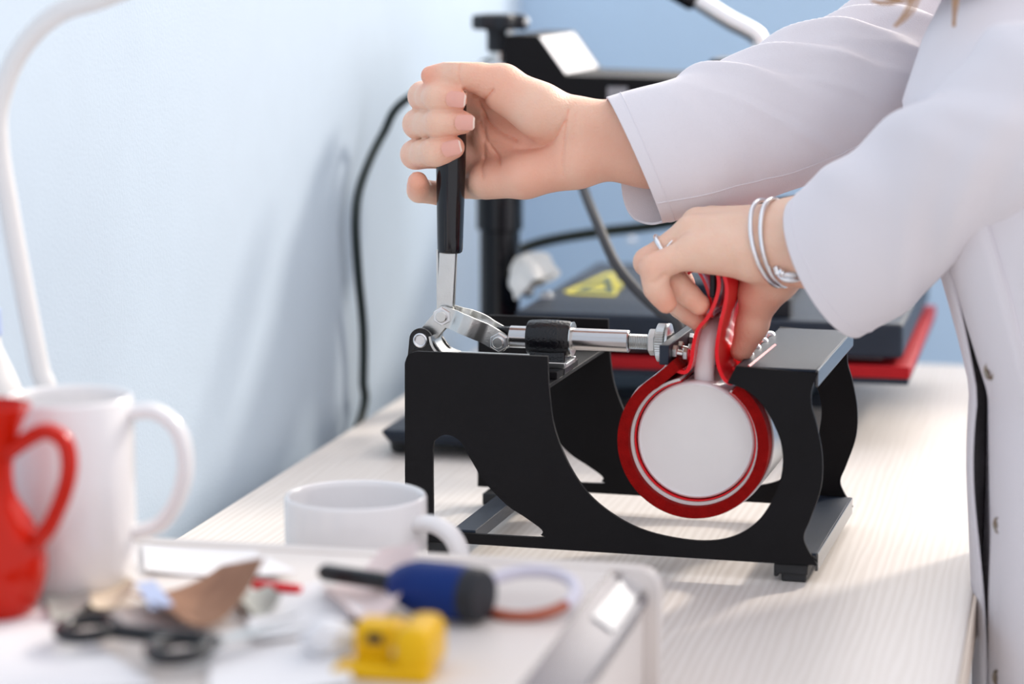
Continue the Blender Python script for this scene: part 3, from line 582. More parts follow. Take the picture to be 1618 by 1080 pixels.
def foldL(u, th):
    f = 0.8 * np.sin(7 * u + 2 * th) + 0.5 * np.sin(15 * u - 3 * th) + 0.4 * np.sin(29 * u + 3 * th)
    for u0, t0, sl, wu, wt, a in ((0.16, 0.5, 0.08, 0.03, 0.8, 2.5), (0.28, 0.5, 0.12, 0.035, 0.9, 4.5), (0.38, 0.9, 0.16, 0.03, 0.8, 3.5), (0.46, 0.3, 0.12, 0.035, 0.9, 6.5), (0.58, 0.8, 0.16, 0.03, 0.9, 5.0), (0.70, 0.2, 0.12, 0.04, 1.0, 6.5), (0.2, 2.5, -0.12, 0.035, 0.7, 3.0), (0.36, 2.3, -0.15, 0.04, 0.8, 4.0), (0.52, 2.2, -0.15, 0.04, 0.9, 4.5), (0.8, 1.2, 0.1, 0.04, 0.9, 6)):
        f = f + ridge(u, th, u0, t0, sl, wu, wt, a) - ridge(u, th, u0 + wu * 1.9, t0, sl, wu, wt, a * 0.5)
    return f * min(1, u * 6)
keysR = [((-137.6,66,307.3), (-99,66,224), 0.62), ((-94.6,78,319.5), (-61.3,80,231.3), 0.66), ((-49.9,104,334.1), (-22.6,104,242), 0.72), ((-4.2,140,355.6), (17.3,138,260.7), 0.8), ((26.8,172,367.2), (51,166,288.9), 0.85), ((48.3,205,374.7), (76.8,200,304.9), 0.8), ((73.6,215,372.5), (101.6,215,308.9), 0.7), ((165,165,362), (172,165,262), 0.8)]
keysL = [((-1.8,0,248.4), (43.8,-6,163.1), 0.75), ((21.1,-12,268.2), (71.3,-16,181.6), 0.8), ((67,-38,300.3), (99.8,-40,213.7), 0.85), ((106.9,-66,335.3), (131.5,-64,240.2), 0.9), ((143,-88,363.1), (168.8,-84,265.3), 0.9), ((182.3,-100,381.2), (209.9,-98,289), 0.85), ((206,-80,384.7), (237.1,-80,302.7), 0.8), ((212,-30,362), (232,-30,250), 0.9), ((200,20,350), (215,20,262), 0.9)]
def tring(c, rx, ry, n=96, wob=0.0, ph=0.0, pw=2.4):
    th = np.linspace(0, 2 * np.pi, n, endpoint=False); cs, sn = np.cos(th), np.sin(th)
    k = 1 + wob * np.sin(7 * th + ph) / rx
    return np.stack([c[0] + rx * np.sign(cs) * np.abs(cs) ** (2 / pw) * k, c[1] + ry * np.sign(sn) * np.abs(sn) ** (2 / pw) * k, np.full(n, float(c[2]))], 1)
TK = [(-460, 288, 172, 205, 9), (-250, 280, 168, 198, 7), (-60, 272, 160, 190, 5), (40, 264, 153, 184, 4), (130, 250, 141, 180, 3), (200, 226, 140, 178, 2), (260, 196, 134, 172, 1), (310, 172, 118, 165, 0), (350, 158, 92, 140, 0), (385, 150, 68, 84, 0), (405, 142, 60, 68, 0)]
zz = np.linspace(-460, 405, 110); rings = []
for z in zz:
    c, rx, ry, wob = [float(np.interp(z, [k[0] for k in TK], [k[i] for k in TK])) for i in (1, 2, 3, 4)]
    rings.append(tring((c + 7, 66, z), rx, ry, wob=wob, ph=z * 0.004))
coat = sheet(rings, 'lab_coat', person, 2.0)
for nm, keys, fo in (('sleeve', keysR, foldR), ('sleeve', keysL, foldL)):
    rg_ = sleeve(nm, keys, fo, cuff=(-0.42, 0, -0.20) if fo is foldR else None); V, F = loft(rg_, caps=False)
    o = obj(nm, (W(V), F), 'coat', coat, smooth=180); md = o.modifiers.new('thickness', 'SOLIDIFY'); md.thickness = 0.0016; md.offset = -1
    k = 96                                                                  # stitched hem and the seam along the underside
    hem = np.array(rg_[9 if fo is foldR else 9]); hem = hem + (hem - hem.mean(0)) * 0.004
    obj('hem_stitching', mp(ringtube(hem[::2], 0.35, 6), W), 'coat', o, smooth=60)
    j = 36 if fo is foldR else 60
    obj('sleeve_seam', mp(tube(np.array([r[j] for r in rg_[2:]]), 0.45, 8), W), 'coat', o, smooth=60)
# front edge of the coat: a placket strip with snap buttons, and the collar
def front(z, y):
    c, rx, ry, wob = [float(np.interp(z, [k[0] for k in TK], [k[i] for k in TK])) for i in (1, 2, 3, 4)]
    s = min(abs((y - 66) / ry), 0.98); return c + 7 - rx * (1 - s ** 2.4) ** (1 / 2.4)
def placket(ya, yb, off, z0, z1, wav, name, lab=None):
    rr = []
    for z in np.linspace(z0, z1, 70):
        row = []
        for t in np.linspace(0, 1, 9):
            y = ya + (yb - ya) * t + wav * math.sin(z * 0.018) ; row.append((front(z, y) - off - (lab or 0) * math.exp(-((z - 95) / 75) ** 2) * (1 - t) - 2.5 * math.sin(math.pi * t) - wav * 0.25 * math.sin(z * 0.03 + 2 * t), y, z))
        rr.append(np.array(row))
    return sheet(rr, name, coat, 2.2, closed=False)
placket(-78, -22, 0.4, -455, 300, 3, 'placket')
placket(-16, 92, 2.0, -455, 300, 3, 'front_panel', 9.0)
for q in (246, 151, 56, -39, -134, -229, -324):
    y = -46 + 3 * math.sin(q * 0.018); x = front(q, y) - 3.6
    b_ = obj('snap_button', mp(lathe([(0.1, 1.0), (1.8, 1.0), (2.2, 0.3), (3.6, 0.5), (4.6, 1.6), (5.2, 1.0), (5.4, 0)], (x + 1, y, q), (-1, -0.75, 0), 28), W), 'button', coat, smooth=40)
rr = []
for t in np.linspace(-2.5, 2.5, 60):
    row = []
    for s in np.linspace(0, 1, 10):
        r = 1 + 0.34 * s; row.append((140 - 64 * math.cos(t) * r - 10 * s, 64 + 70 * math.sin(t) * r, 432 - 44 * s + 10 * math.sin(s * 3.1) - 14 * math.cos(t) * s))
    rr.append(np.array(row))
sheet(rr, 'collar', coat, 2.0, closed=False)
# trousers and shoes below the coat
for y in (150, -10):
    sheet([tring((264 + (-z - 100) * 0.03, y, z), 74 - (-z) * 0.025, 72 - (-z) * 0.025, 40) for z in np.linspace(-120, -706, 30)], 'trouser_leg', person, 2.0, m='trouser')
    po('shoe', loft([np.stack([np.full(24, x), y + w * np.cos(t_), -740 + h * np.maximum(0, 0.5 + 0.62 * np.sin(t_))], 1) for t_ in [np.linspace(0, 2 * np.pi, 24, endpoint=False)] for x, w, h in ((336, 20, 50), (328, 34, 80), (285, 40, 84), (240, 42, 66), (195, 46, 50), (165, 42, 42), (150, 22, 30))]), 'rubber', person, smooth=60)
# hair: a cap of locks with loose strands that hang into view
random.seed(5)
def lock(P, r): return tube(spl(P, 8), np.linspace(r, 0.25, 8 * (len(P) - 1) + 1), 6)
hs = []
for i in range(220):
    a = random.uniform(0, 2 * math.pi); t = random.uniform(0.0, 1.0); el = random.uniform(0.15, 1.5)
    cx_, cy_, cz_ = 128, 60, 520; ra = 86
    top = np.array([cx_ + 10, cy_, cz_ + ra]); sd_ = np.array([cx_ + ra * math.cos(a) * (0.55 if math.cos(a) < 0 else 1.08), cy_ + ra * math.sin(a), cz_ + 10])
    m1 = (top + sd_) / 2; m1 = np.array([cx_, cy_, cz_]) + (m1 - np.array([cx_, cy_, cz_])) / np.linalg.norm(m1 - np.array([cx_, cy_, cz_])) * ra * 1.03
    low = sd_ + np.array([6 if math.cos(a) > 0 else -2, 2 * math.sin(a), -random.uniform(50, 115)])
    if math.cos(a) < -0.55: continue
    hs.append(lock([top + np.array([random.uniform(-20, 20), random.uniform(-20, 20), 0]), m1, sd_, low], random.uniform(3.5, 7)))
hair = po('hair', cat(*hs), 'hair', person, smooth=60)
st = []
def strand(a, b, c, k, sp):
    for i in range(k):
        j = lambda s: np.array([random.uniform(-s, s), random.uniform(-s, s), random.uniform(-s, s) * 0.5]); o = j(sp)
        st.append(tube(spl([np.array(a) + o, np.array(b) + o * 0.8 + j(0.8), np.array(c) + o * 0.15 + j(0.8)], 8), np.linspace(0.24, 0.08, 17), 5))
strand((81.8,-20,422.1), (77,-50,373.3), (66.1,-56,357.7), 26, 5)
strand((98.9,-20,429.4), (101.3,-52,388.2), (101,-60,357.9), 26, 4)
strand((85.7,-20,418.3), (66.1,-40,375.4), (50.2,-45,372.4), 18, 5)
strand((89.4,-20,418.3), (77.4,-40,376.2), (59.2,-45,373.9), 14, 4)
obj('loose_strand', mp(cat(*st), W), 'hair', hair, smooth=60)
# ---------------------------------------------------------------- the flat heat press behind (metres, z from the worktop)
hpress = thing('flat_heat_press', 'big black flat heat press standing behind the mug press', 'press', (-0.40, 2.15, T))
def ho_(name, g, m, parent=None, **k): return obj(name, mp(g, Z), m, parent or hpress, **k)
PX, PY = -0.508, 2.15
ho_('base_bar', hexa([(-0.533, 1.862, 0.010), (-0.405, 1.862, 0.010), (-0.405, 1.925, 0.010), (-0.533, 1.925, 0.010)], [(-0.540, 1.855, 0.022), (-0.398, 1.855, 0.022), (-0.398, 1.93, 0.022), (-0.540, 1.93, 0.022)]), 'black', bevel=0.004)
ho_('base_bar', hexa([(-0.533, 2.375, 0.010), (-0.20, 2.375, 0.010), (-0.20, 2.425, 0.010), (-0.533, 2.425, 0.010)], [(-0.540, 2.37, 0.022), (-0.195, 2.37, 0.022), (-0.195, 2.43, 0.022), (-0.540, 2.43, 0.022)]), 'black', bevel=0.004)
ho_('base_spine', cat(box((-0.53, 1.93, 0.010), (-0.47, 2.37, 0.022)), box((-0.47, 2.10, 0.010), (-0.20, 2.22, 0.022))), 'black', bevel=0.002)
for x, y in ((-0.525, 1.872), (-0.42, 1.872), (-0.525, 2.40), (-0.215, 2.40)):
    ho_('rubber_foot', lathe([(0.010, 0), (0.012, 0.002), (0.013, 0.011)], (x, y + 0.012, 0), (0, 0, 1), 24), 'rubber')
ho_('post', lathe([(0.026, 0.022), (0.026, 0.03), (0.0185, 0.031), (0.0185, 0.155), (0.0215, 0.157), (0.0215, 0.30), (0.019, 0.302)], (PX, PY, 0), (0, 0, 1), 40), 'gloss', label='glossy black upright post')
arm = [(-0.497, 0.334), (-0.466, 0.334), (-0.440, 0.2985), (-0.20, 0.2935), (-0.20, 0.266), (-0.35, 0.266), (-0.45, 0.272), (-0.497, 0.276)]
ho_('arm', plate([arm], lambda u, v, s: (u, 2.118 + 0.165 * s, v)), 'blackside', smooth=0, bevel=0.0012)
e = np.array((-0.466, 0, 0.334)); f_ = np.array((-0.440, 0, 0.2985)); dn = (f_ - e)
nrm_ = np.array([dn[2], 0, -dn[0]]); nrm_ /= -np.linalg.norm(nrm_); nrm_ *= np.sign(nrm_[2])
def on_slope(s, y, h): return tuple(e + dn * s + np.array([0, y, 0]) + nrm_ * h)
ho_('paper_sticker', hexa([on_slope(0.06, 2.119, .0003), on_slope(0.97, 2.119, .0003), on_slope(0.97, 2.270, .0003), on_slope(0.06, 2.270, .0003)], [on_slope(0.06, 2.119, .0009), on_slope(0.97, 2.119, .0009), on_slope(0.97, 2.270, .0009), on_slope(0.06, 2.270, .0009)]), 'paper', smooth=0, label='white sticker on the slope of the arm')
ho_('maker_plate', box((-0.402, 2.1168, 0.277), (-0.384, 2.118, 0.289)), 'greyplate', smooth=0)
ho_('clamp_plate', box((-0.530, 2.125, 0.299), (-0.482, 2.175, 0.309)), 'alu', bevel=0.002)
ho_('spindle', cyl((PX, PY, 0.308), (PX, PY, 0.325), 0.009, 24), 'steel')
kth = np.linspace(0, 2 * np.pi, 72, endpoint=False); kr_ = 0.0225 + 0.0032 * np.cos(6 * kth)
def kring(z, s): return np.stack([PX + kr_ * s * np.cos(kth), PY + kr_ * s * np.sin(kth), np.full(72, z)], 1)
ho_('pressure_knob', cat(loft([kring(0.338, 0.93), kring(0.340, 1), kring(0.349, 1), kring(0.351, 0.93), kring(0.3525, 0.5)]), lathe([(0.010, 0.318), (0.0115, 0.320), (0.0115, 0.335), (0.013, 0.339)], (PX, PY, 0), (0, 0, 1), 32)), 'grey', smooth=35)
ho_('knob_bolt', cat(cyl((PX + 0.012, PY - 0.012, 0.318), (PX + 0.012, PY - 0.012, 0.352), 0.003, 12), lathe([(0.005, 0), (0.0045, 0.003), (0.0001, 0.004)], (PX + 0.024, PY, 0.344), (1, 0, 0), 16)), 'steel')
ho_('upper_platen', box((-0.453, 1.972, 0.077), (-0.128, 2.335, 0.106)), 'black', bevel=0.003)
ho_('heating_plate', box((-0.445, 1.985, 0.0735), (-0.145, 2.325, 0.0772)), 'greyplate', bevel=0.001)
ho_('silicone_mat', box((-0.452, 1.968, 0.0615), (-0.1215, 2.345, 0.0715)), 'redmat', bevel=0.001, label='dark red silicone mat on the lower platen')
ho_('lower_platen', box((-0.452, 1.969, 0.0560), (-0.1225, 2.344, 0.0612)), 'black', bevel=0.001)
ho_('platen_support', box((-0.335, 2.04, 0.022), (-0.215, 2.24, 0.056)), 'black', bevel=0.002)
ho_('centre_column', cat(box((-0.335, 2.105, 0.106), (-0.235, 2.195, 0.118)), lathe([(0.024, 0.118), (0.024, 0.15), (0.017, 0.152), (0.017, 0.268)], (-0.285, 2.15, 0), (0, 0, 1), 32)), 'black', bevel=0.002)
ho_('side_strut', tube([(-0.305, 2.06, 0.185), (-0.25, 2.06, 0.190), (-0.185, 2.06, 0.196)], 0.0085, 16), 'gloss')
ho_('strut_end', lathe([(0.005, 0), (0.0075, 0.002), (0.0075, 0.014), (0.004, 0.016)], (-0.296, 2.052, 0.178), (0, -0.3, 1), 20), 'alu')
ho_('height_block', box((-0.240, 1.985, 0.106), (-0.222, 2.01, 0.122)), 'grey', bevel=0.001)
ho_('lever', tube(spl([(-0.285, 2.15, 0.300), (-0.272, 2.15, 0.316), (-0.2735, 2.15, 0.333), (-0.300, 2.15, 0.348), (-0.331, 2.15, 0.367)], 6), 0.0078, 20), 'alu', label='bright metal lever of the heat press')
ho_('lever_grip', lathe([(0.009, 0), (0.0115, 0.004), (0.0125, 0.05), (0.0115, 0.098), (0.006, 0.104)], (-0.327, 2.15, 0.3645), (-0.86, 0, 0.51), 24), 'gloss')
ho_('lever_pivot', box((-0.312, 2.12, 0.292), (-0.270, 2.18, 0.314)), 'grey', bevel=0.002)
for q in ((-0.4467,2.0692,0.1060), (-0.4718,2.0940,0.1060), (-0.4523,2.5259,0.1060), (-0.2820,2.1693,0.1060)):
    ho_('cap_screw', cat(lathe([(0.0055, 0), (0.0055, 0.003), (0.0035, 0.0045), (0.0001, 0.0045)], (q[0], q[1], 0.106), (0, 0, 1), 20), lathe([(0.0075, 0), (0.0075, 0.001), (0.004, 0.0012)], (q[0], q[1], 0.1059), (0, 0, 1), 20)), 'alu')
def flat(pts, h0, h1): return plate([[(p[0], p[1]) for p in pts]], lambda u, v, s: (u, v, (h0, h1)[s]))
tri = ((-0.4390,2.1060,0.1060), (-0.4264,2.2459,0.1060), (-0.4214,2.2520,0.1060), (-0.4132,2.2241,0.1060), (-0.3906,2.1128,0.1060), (-0.3881,2.0871,0.1060), (-0.4300,2.0905,0.1060))
wl = ho_('warning_label', cat(flat(tri, 0.1061, 0.1066), flat(((-0.4085,2.1961,0.1060), (-0.3997,2.1839,0.1060), (-0.3918,2.1440,0.1060), (-0.3928,2.1212,0.1060)), 0.1061, 0.1065)), 'yellow', smooth=0, label='yellow triangular warning label with a dark border')
t3 = np.array([(-0.4295,2.0994,0.1060), (-0.4199,2.2275,0.1060), (-0.3916,2.0993,0.1060)])[:, :2]; c3 = t3.mean(0)
obj('label_border', mp(plate([[tuple(p) for p in t3], [tuple(c3 + (p - c3) * 0.52) for p in t3]], lambda u, v, s: (u, v, 0.1067 + 0.0003 * s)), Z), 'label', wl, smooth=0)
ho_('power_cord', tube(spl([(-0.500, 2.185, 0.318), (-0.5750,2.0912,0.2800), (-0.5980,2.0783,0.2466), (-0.6060,2.0386,0.2085), (-0.6060,2.0182,0.1770), (-0.6070,2.0276,0.1285), (-0.6080,2.0449,0.0753), (-0.6090,2.0468,0.0293), (-0.6090,2.0418,-0.0015), (-0.609, 1.93, -0.08), (-0.609, 1.90, -0.35), (-0.60, 1.80, -0.70)], 10), 0.0040, 12), 'cable', smooth=60)
ho_('head_cable', tube(spl([(-0.44, 2.11, 0.272), (-0.4173,2.0400,0.2420), (-0.3963,1.9800,0.2121), (-0.3735,1.9300,0.1858), (-0.3535,1.9000,0.1587), (-0.3347,1.8850,0.1406), (-0.3131,1.8700,0.1255), (-0.2921,1.8500,0.1139), (-0.30, 1.86, 0.055), (-0.30, 1.93, 0.03), (-0.30, 2.05, 0.012)], 10), 0.0042, 12), 'cabgrey', smooth=60)
ho_('hose', tube(spl([(-0.4880,2.1900,0.0931), (-0.5028,2.1700,0.1024), (-0.5088,2.1700,0.1153), (-0.5086,2.1900,0.1266), (-0.4943,2.2100,0.1343), (-0.4690,2.2200,0.1410), (-0.4285,2.2300,0.1475), (-0.3862,2.2300,0.1533), (-0.3309,2.2200,0.1633), (-0.285, 2.17, 0.17)], 10), 0.0050, 14), 'cable', smooth=60)
rg2 = []
for i, t in enumerate(np.linspace(0, 1, 9)):
    c = np.array((-0.4818,2.1200,0.1353)) * (1 - t) + np.array((-0.4577,2.0800,0.1162)) * t; th = np.linspace(0, 2 * np.pi, 40, endpoint=False); r = 0.005 + 0.013 * math.sin(math.pi * min(t, 0.62) * 0.8) * (1 + 0.22 * np.sin(5 * th + 2 * t) + 0.12 * np.sin(9 * th - 4 * t))
    rg2.append(np.stack([c[0] + r * np.cos(th), c[1] + r * np.sin(th) * 0.7, np.full(40, c[2]) + 0.25 * r * np.sin(3 * th) + 0.5 * r * np.cos(th)], 1))
tag(obj('plastic_bag', mp(loft(rg2), Z), 'bag', smooth=25), 'small crumpled milky plastic bag tucked by the black post', 'bag')
# ---------------------------------------------------------------- white cups and the orange jug
def cup(name, label, c, r, h, base_r, hp, tr, m='white', group=None):
    t = thing(name, label, 'mug' if m == 'white' else 'jug', Z(c), group); w = 0.0032
    pr = [(0.0001, 0.0015), (base_r - .006, 0.0015), (base_r - .004, 0), (base_r - .002, 0), (base_r, 0.002), (r, 0.012), (r, h - 0.002), (r - 0.0008, h - 0.0004), (r - w / 2, h), (r - w, h - 0.001), (r - w - 0.0004, h - 0.004), (r - w - 0.0004, 0.012), (r - w - 0.006, 0.0055), (0.0001, 0.005)]
    obj('body', mp(mp(lathe(pr, (0, 0, 0), (0, 0, 1), 72, caps=False), lambda v: v + np.array(c)), Z), m, t, smooth=60)
    ang = hp[0]; P = np.array([(c[0] + q * math.cos(ang), c[1] + q * math.sin(ang), c[2] + z) for q, z in hp[1]])
    obj('handle', mp(tube(spl(P, 8), tr[0], 18, ry=tr[1]), Z), m, t, smooth=60)
    return t
cc = (-0.4076,1.3520,0.0827)
cup('mug', 'short wide white mug standing on the table left of the press, handle to the right', (cc[0], 1.352, 0), 0.0425, cc[2], 0.038, (R(-14), [(0.040, cc[2] - 0.014), (0.054, cc[2] - 0.013), (0.066, cc[2] - 0.020), (0.071, cc[2] - 0.034), (0.066, cc[2] - 0.048), (0.054, cc[2] - 0.055), (0.040, cc[2] - 0.055)]), (0.0052, 0.0072))
tc_ = (-0.5056,1.1600,0.1714)
th_ = tc_[2] - 0.07
cup('mug', 'tall white mug behind the orange red jug at the left edge', (tc_[0], 1.160, 0.07), 0.0335, th_, 0.030, (R(8), [(0.032, th_ - 0.009), (0.046, th_ - 0.008), (0.058, th_ - 0.018), (0.0615, th_ - 0.036), (0.057, th_ - 0.054), (0.047, th_ - 0.068), (0.032, th_ - 0.073)]), (0.0042, 0.006))
jc = np.array(((-0.5185,1.0925,0.0700)))
jt = thing('jug', 'small glossy orange red jug with a looped handle at the left edge', 'jug', Z(jc))
pj = [(0.0001, 0.001), (0.013, 0.001), (0.016, 0), (0.0215, 0.008), (0.0255, 0.020), (0.0262, 0.029), (0.0240, 0.040), (0.0190, 0.050), (0.0125, 0.061), (0.0108, 0.070), (0.0112, 0.080), (0.0140, 0.092), (0.0195, 0.105), (0.0205, 0.107), (0.0195, 0.108), (0.0180, 0.105), (0.012, 0.092), (0.009, 0.080), (0.0088, 0.068)]
pjr = np.array(pj); pjs = spl(pjr[1:], 4)
obj('body', mp(mp(lathe([tuple(p) for p in pjs], (0, 0, 0), (0, 0, 1), 64, caps=False), lambda v: v + jc), Z), 'orange', jt, smooth=80)
obj('handle', mp(tube(spl([jc + np.array([a, -0.002, b]) for a, b in ((0.010, 0.084), (0.020, 0.091), (0.031, 0.096), (0.0405, 0.091), (0.0425, 0.078), (0.0385, 0.063), (0.0305, 0.047), (0.021, 0.036))], 8), 0.0042, 18, ry=0.0056), Z), 'orange', jt, smooth=60)
# ---------------------------------------------------------------- desk lamp
lp = thing('desk_lamp', 'white desk lamp with a bent tubular arm before the blue wall', 'lamp', Z((-0.560, 1.235, 0.07)))
lpts = [(-0.560, 1.235, 0.072)] + [tuple((-0.5510,1.2350,0.1510)), tuple((-0.5552,1.2350,0.1723)), tuple((-0.5623,1.2350,0.2112)), tuple((-0.5705,1.2350,0.2604)), tuple((-0.5753,1.2350,0.2952)), tuple((-0.5737,1.2350,0.3196)), tuple((-0.5608,1.2350,0.3473)), tuple((-0.5387,1.2350,0.3672)), tuple((-0.5091,1.2350,0.3768)), tuple((-0.4653,1.2350,0.3950)), tuple((-0.4257,1.2350,0.4215))]
obj('arm', mp(tube(spl(lpts, 10), 0.0056, 18), Z), 'lamp', lp, smooth=60)
obj('base', mp(lathe([(0.0001, 0), (0.030, 0), (0.031, 0.003), (0.028, 0.009), (0.010, 0.013), (0.0001, 0.013)], (-0.560, 1.235, 0.07), (0, 0, 1), 40), Z), 'lamp', lp, smooth=50)
q = np.array((-0.4151,1.2350,0.4280)); obj('shade', mp(lathe([(0.008, 0.012), (0.012, 0.008), (0.030, -0.03), (0.0285, -0.03), (0.010, 0.006)], q, (-0.4, 0, 1), 40, caps=False), Z), 'lamp', lp, smooth=60)
obj('bulb', mp(lathe([(0.005, 0.004), (0.008, -0.006), (0.011, -0.016), (0.008, -0.024), (0.0001, -0.027)], q, (-0.4, 0, 1), 24), Z), 'paper', lp, smooth=60)
bq = np.array(((-0.6184,1.3000,0.1521)))
bt_ = thing('bottle', 'white bottle shoulder cut off by the left edge of the picture', 'bottle', Z((bq[0], 1.30, 0)))
obj('body', mp(lathe([(0.0001, 0), (0.020, 0), (0.021, 0.003), (0.021, bq[2] - 0.006), (0.017, bq[2] + 0.004), (0.010, bq[2] + 0.020), (0.009, bq[2] + 0.026)], (bq[0], 1.30, 0), (0, 0, 1), 40), Z), 'lamp', bt_, smooth=50)
obj('cap', mp(lathe([(0.0095, bq[2] + 0.0262), (0.0105, bq[2] + 0.027), (0.0100, bq[2] + 0.042), (0.006, bq[2] + 0.044), (0.0001, bq[2] + 0.044)], (bq[0], 1.30, 0), (0, 0, 1), 32), Z), 'photoblue', bt_, smooth=50)
# ---------------------------------------------------------------- the low case in front
XR = ((-0.2126,1.2777,0.0680))[0]; YB = 1.268; HB = 0.070
case = thing('tool_case', 'low cream white case with a grey rail along its right edge', 'case', Z((-0.41, 0.95, 0)))
def co(name, g, m, **k): return obj(name, mp(g, Z), m, case, **k)
prof = [(-0.597, 0.002), (XR - 0.004, 0.002), (XR - 0.004, HB - 0.017), (XR - 0.022, HB), (-0.597, HB)]
co('body', plate([prof], lambda u, v, s: (u, (0.62, YB - 0.012)[s], v)), 'box', smooth=0, bevel=0.0015)
rail = [(XR - 0.0225, HB + 0.0006), (XR - 0.0015, HB - 0.0135), (XR - 0.0015, HB - 0.0185), (XR - 0.004, HB - 0.0185), (XR - 0.0225, HB - 0.002)]
co('rail', plate([rail], lambda u, v, s: (u, (0.63, YB - 0.014)[s], v)), 'boxrail', smooth=0, bevel=0.0008, label='grey metallic rail')
n_ = np.array([0.014, 0, 0.021]); n_ /= np.linalg.norm(n_)
def onrail(s, y, h): return tuple(np.array([XR - 0.0215 + 0.019 * s, y, HB - 0.0128 * s]) + n_ * h)
co('rail_highlight', hexa([onrail(.30, 1.17, .0003), onrail(.86, 1.17, .0003), onrail(.86, 1.262, .0003), onrail(.30, 1.262, .0003)], [onrail(.30, 1.17, .0014), onrail(.86, 1.17, .0014), onrail(.86, 1.262, .0014), onrail(.30, 1.262, .0014)]), 'alu', bevel=0.0006, label='bright strip laid on the rail as its highlight')  # bright plate added to stand in for the highlight on the rail
co('side_panel', box((XR - 0.0042, 0.66, 0.006), (XR - 0.0022, YB - 0.03, HB - 0.021)), 'box', bevel=0.001)
rc_ = 0.012
ep = [(-0.5975, 0.0), (XR + 0.004, 0.0)] + [(XR + 0.004 - rc_ + rc_ * math.cos(t), HB + 0.0006 - rc_ + rc_ * math.sin(t)) for t in np.linspace(0, math.pi / 2, 10)] + [(-0.5975, HB + 0.0006)]
co('end_frame', plate([ep], lambda u, v, s: (u, YB - 0.012 + 0.012 * s, v)), 'box', smooth=30, bevel=0.002)
for x, y in ((-0.58, 0.66), (XR - 0.04, 0.66)): co('foot', box((x, y, 0), (x + 0.02, y + 0.02, 0.0021)), 'rubber')
# ---------------------------------------------------------------- clutter lying on the case
CT = HB
def card(name, label, catg, pts, lift=0.0, th=0.0005, m='paper', curl=0.0, n=10, group=None, kids=None):
    """a sheet through four corners (order: round the sheet), laid at the given height, with a slight curl"""
    a, b, c, d = [np.array(p) for p in pts]; top, bot = [], []
    for i in range(n + 1):
        for j in range(n + 1):
            u, v = i / n, j / n; p = (a * (1 - u) + b * u) * (1 - v) + (d * (1 - u) + c * u) * v
            p[2] = CT + 0.0004 + lift + curl * (u - 0.4) ** 2 * (0.4 + v) * 4; top.append(p + np.array([0, 0, th])); bot.append(p.copy())
    k = n + 1; F = []; N2 = k * k
    for i in range(n):
        for j in range(n):
            q = [i * k + j, (i + 1) * k + j, (i + 1) * k + j + 1, i * k + j + 1]; F += [q, [w + N2 for w in q[::-1]]]
    rim = [i * k for i in range(k)] + [n * k + j for j in range(1, k)] + [i * k + n for i in range(n - 1, -1, -1)] + [j for j in range(n - 1, 0, -1)]
    F += [[rim[i], rim[(i + 1) % len(rim)], rim[(i + 1) % len(rim)] + N2, rim[i] + N2] for i in range(len(rim))]
    return tag(obj(name, mp((np.array(top + bot), F), Z), m, smooth=30), label, catg, group)
card('paper_sheet', 'white paper sheet in the bottom left corner of the case', 'paper', ((-0.5373,1.0931,0.0710), (-0.4984,1.1059,0.0710), (-0.3928,0.9919,0.0710), (-0.4754,0.9580,0.0710)), 0.0005, m='paper')
card('paper_sheet', 'white paper sheet between the brown card and the yellow tool', 'paper', ((-0.4065,1.1424,0.0710), (-0.3784,1.1821,0.0710), (-0.3328,1.1157,0.0710), (-0.3732,1.0655,0.0710)), 0.001, m='paper', curl=0.003)
card('paper_sheet', 'pale pink printed paper leaning against the blue grip', 'paper', ((-0.3670,1.1515,0.0710), (-0.3535,1.2156,0.0710), (-0.3116,1.1452,0.0710), (-0.3336,1.0861,0.0710)), 0.004, m='paperp', curl=0.016)
card('printed_card', 'brown printed picture card with a raised far corner', 'card', ((-0.4611,1.1234,0.0710), (-0.4270,1.1708,0.0710), (-0.3840,1.1161,0.0710), (-0.4156,1.0672,0.0710)), 0.003, m='photo', curl=0.014)
card('printed_card', 'small pale blue print beside the scissors', 'card', ((-0.4563,1.1245,0.0710), (-0.4492,1.1326,0.0710), (-0.4223,1.0890,0.0710), (-0.4295,1.0779,0.0710)), 0.0115, m='photoblue', curl=0.0)
card('printed_card', 'beige card left of the brown picture card', 'card', ((-0.4890,1.1364,0.0710), (-0.4755,1.1637,0.0710), (-0.4587,1.1304,0.0710), (-0.4702,1.0999,0.0710)), 0.0015, m='beige', curl=0.004)
card('printed_card', 'grey green card beside the foot of the orange red jug', 'card', ((-0.5097,1.1316,0.0710), (-0.4906,1.1427,0.0710), (-0.4735,1.1078,0.0710), (-0.4839,1.0808,0.0710)), 0.001, m='greycard', curl=0.003)
card('paper_sheet', 'white sheet lying behind the brown picture card at the far edge', 'paper', ((-0.5008,1.2455,0.0710), (-0.4352,1.2452,0.0710), (-0.3923,1.1926,0.0710), (-0.4760,1.1873,0.0710)), 0.0004, m='paper', curl=0.002)
card('paper_sheet', 'white sheet beneath the scissors near the front edge', 'paper', ((-0.3901,1.0505,0.0710), (-0.3411,1.0844,0.0710), (-0.3052,1.0071,0.0710), (-0.3656,0.9833,0.0710)), 0.0004, m='paper', curl=0.002)
card('printed_card', 'olive grey card right of the brown picture card', 'card', ((-0.4118,1.1477,0.0710), (-0.3985,1.1639,0.0710), (-0.3782,1.1236,0.0710), (-0.3889,1.1064,0.0710)), 0.002, m='greycard', curl=0.004)
pen = thing('pen', 'thin red pen lying behind the white papers', 'pen', Z((-0.4011,1.1768,0.0710)))
pa_, pb_ = np.array((-0.4135,1.1674,0.0740)), np.array((-0.3805,1.1616,0.0740)); pd = (pb_ - pa_) / np.linalg.norm(pb_ - pa_)
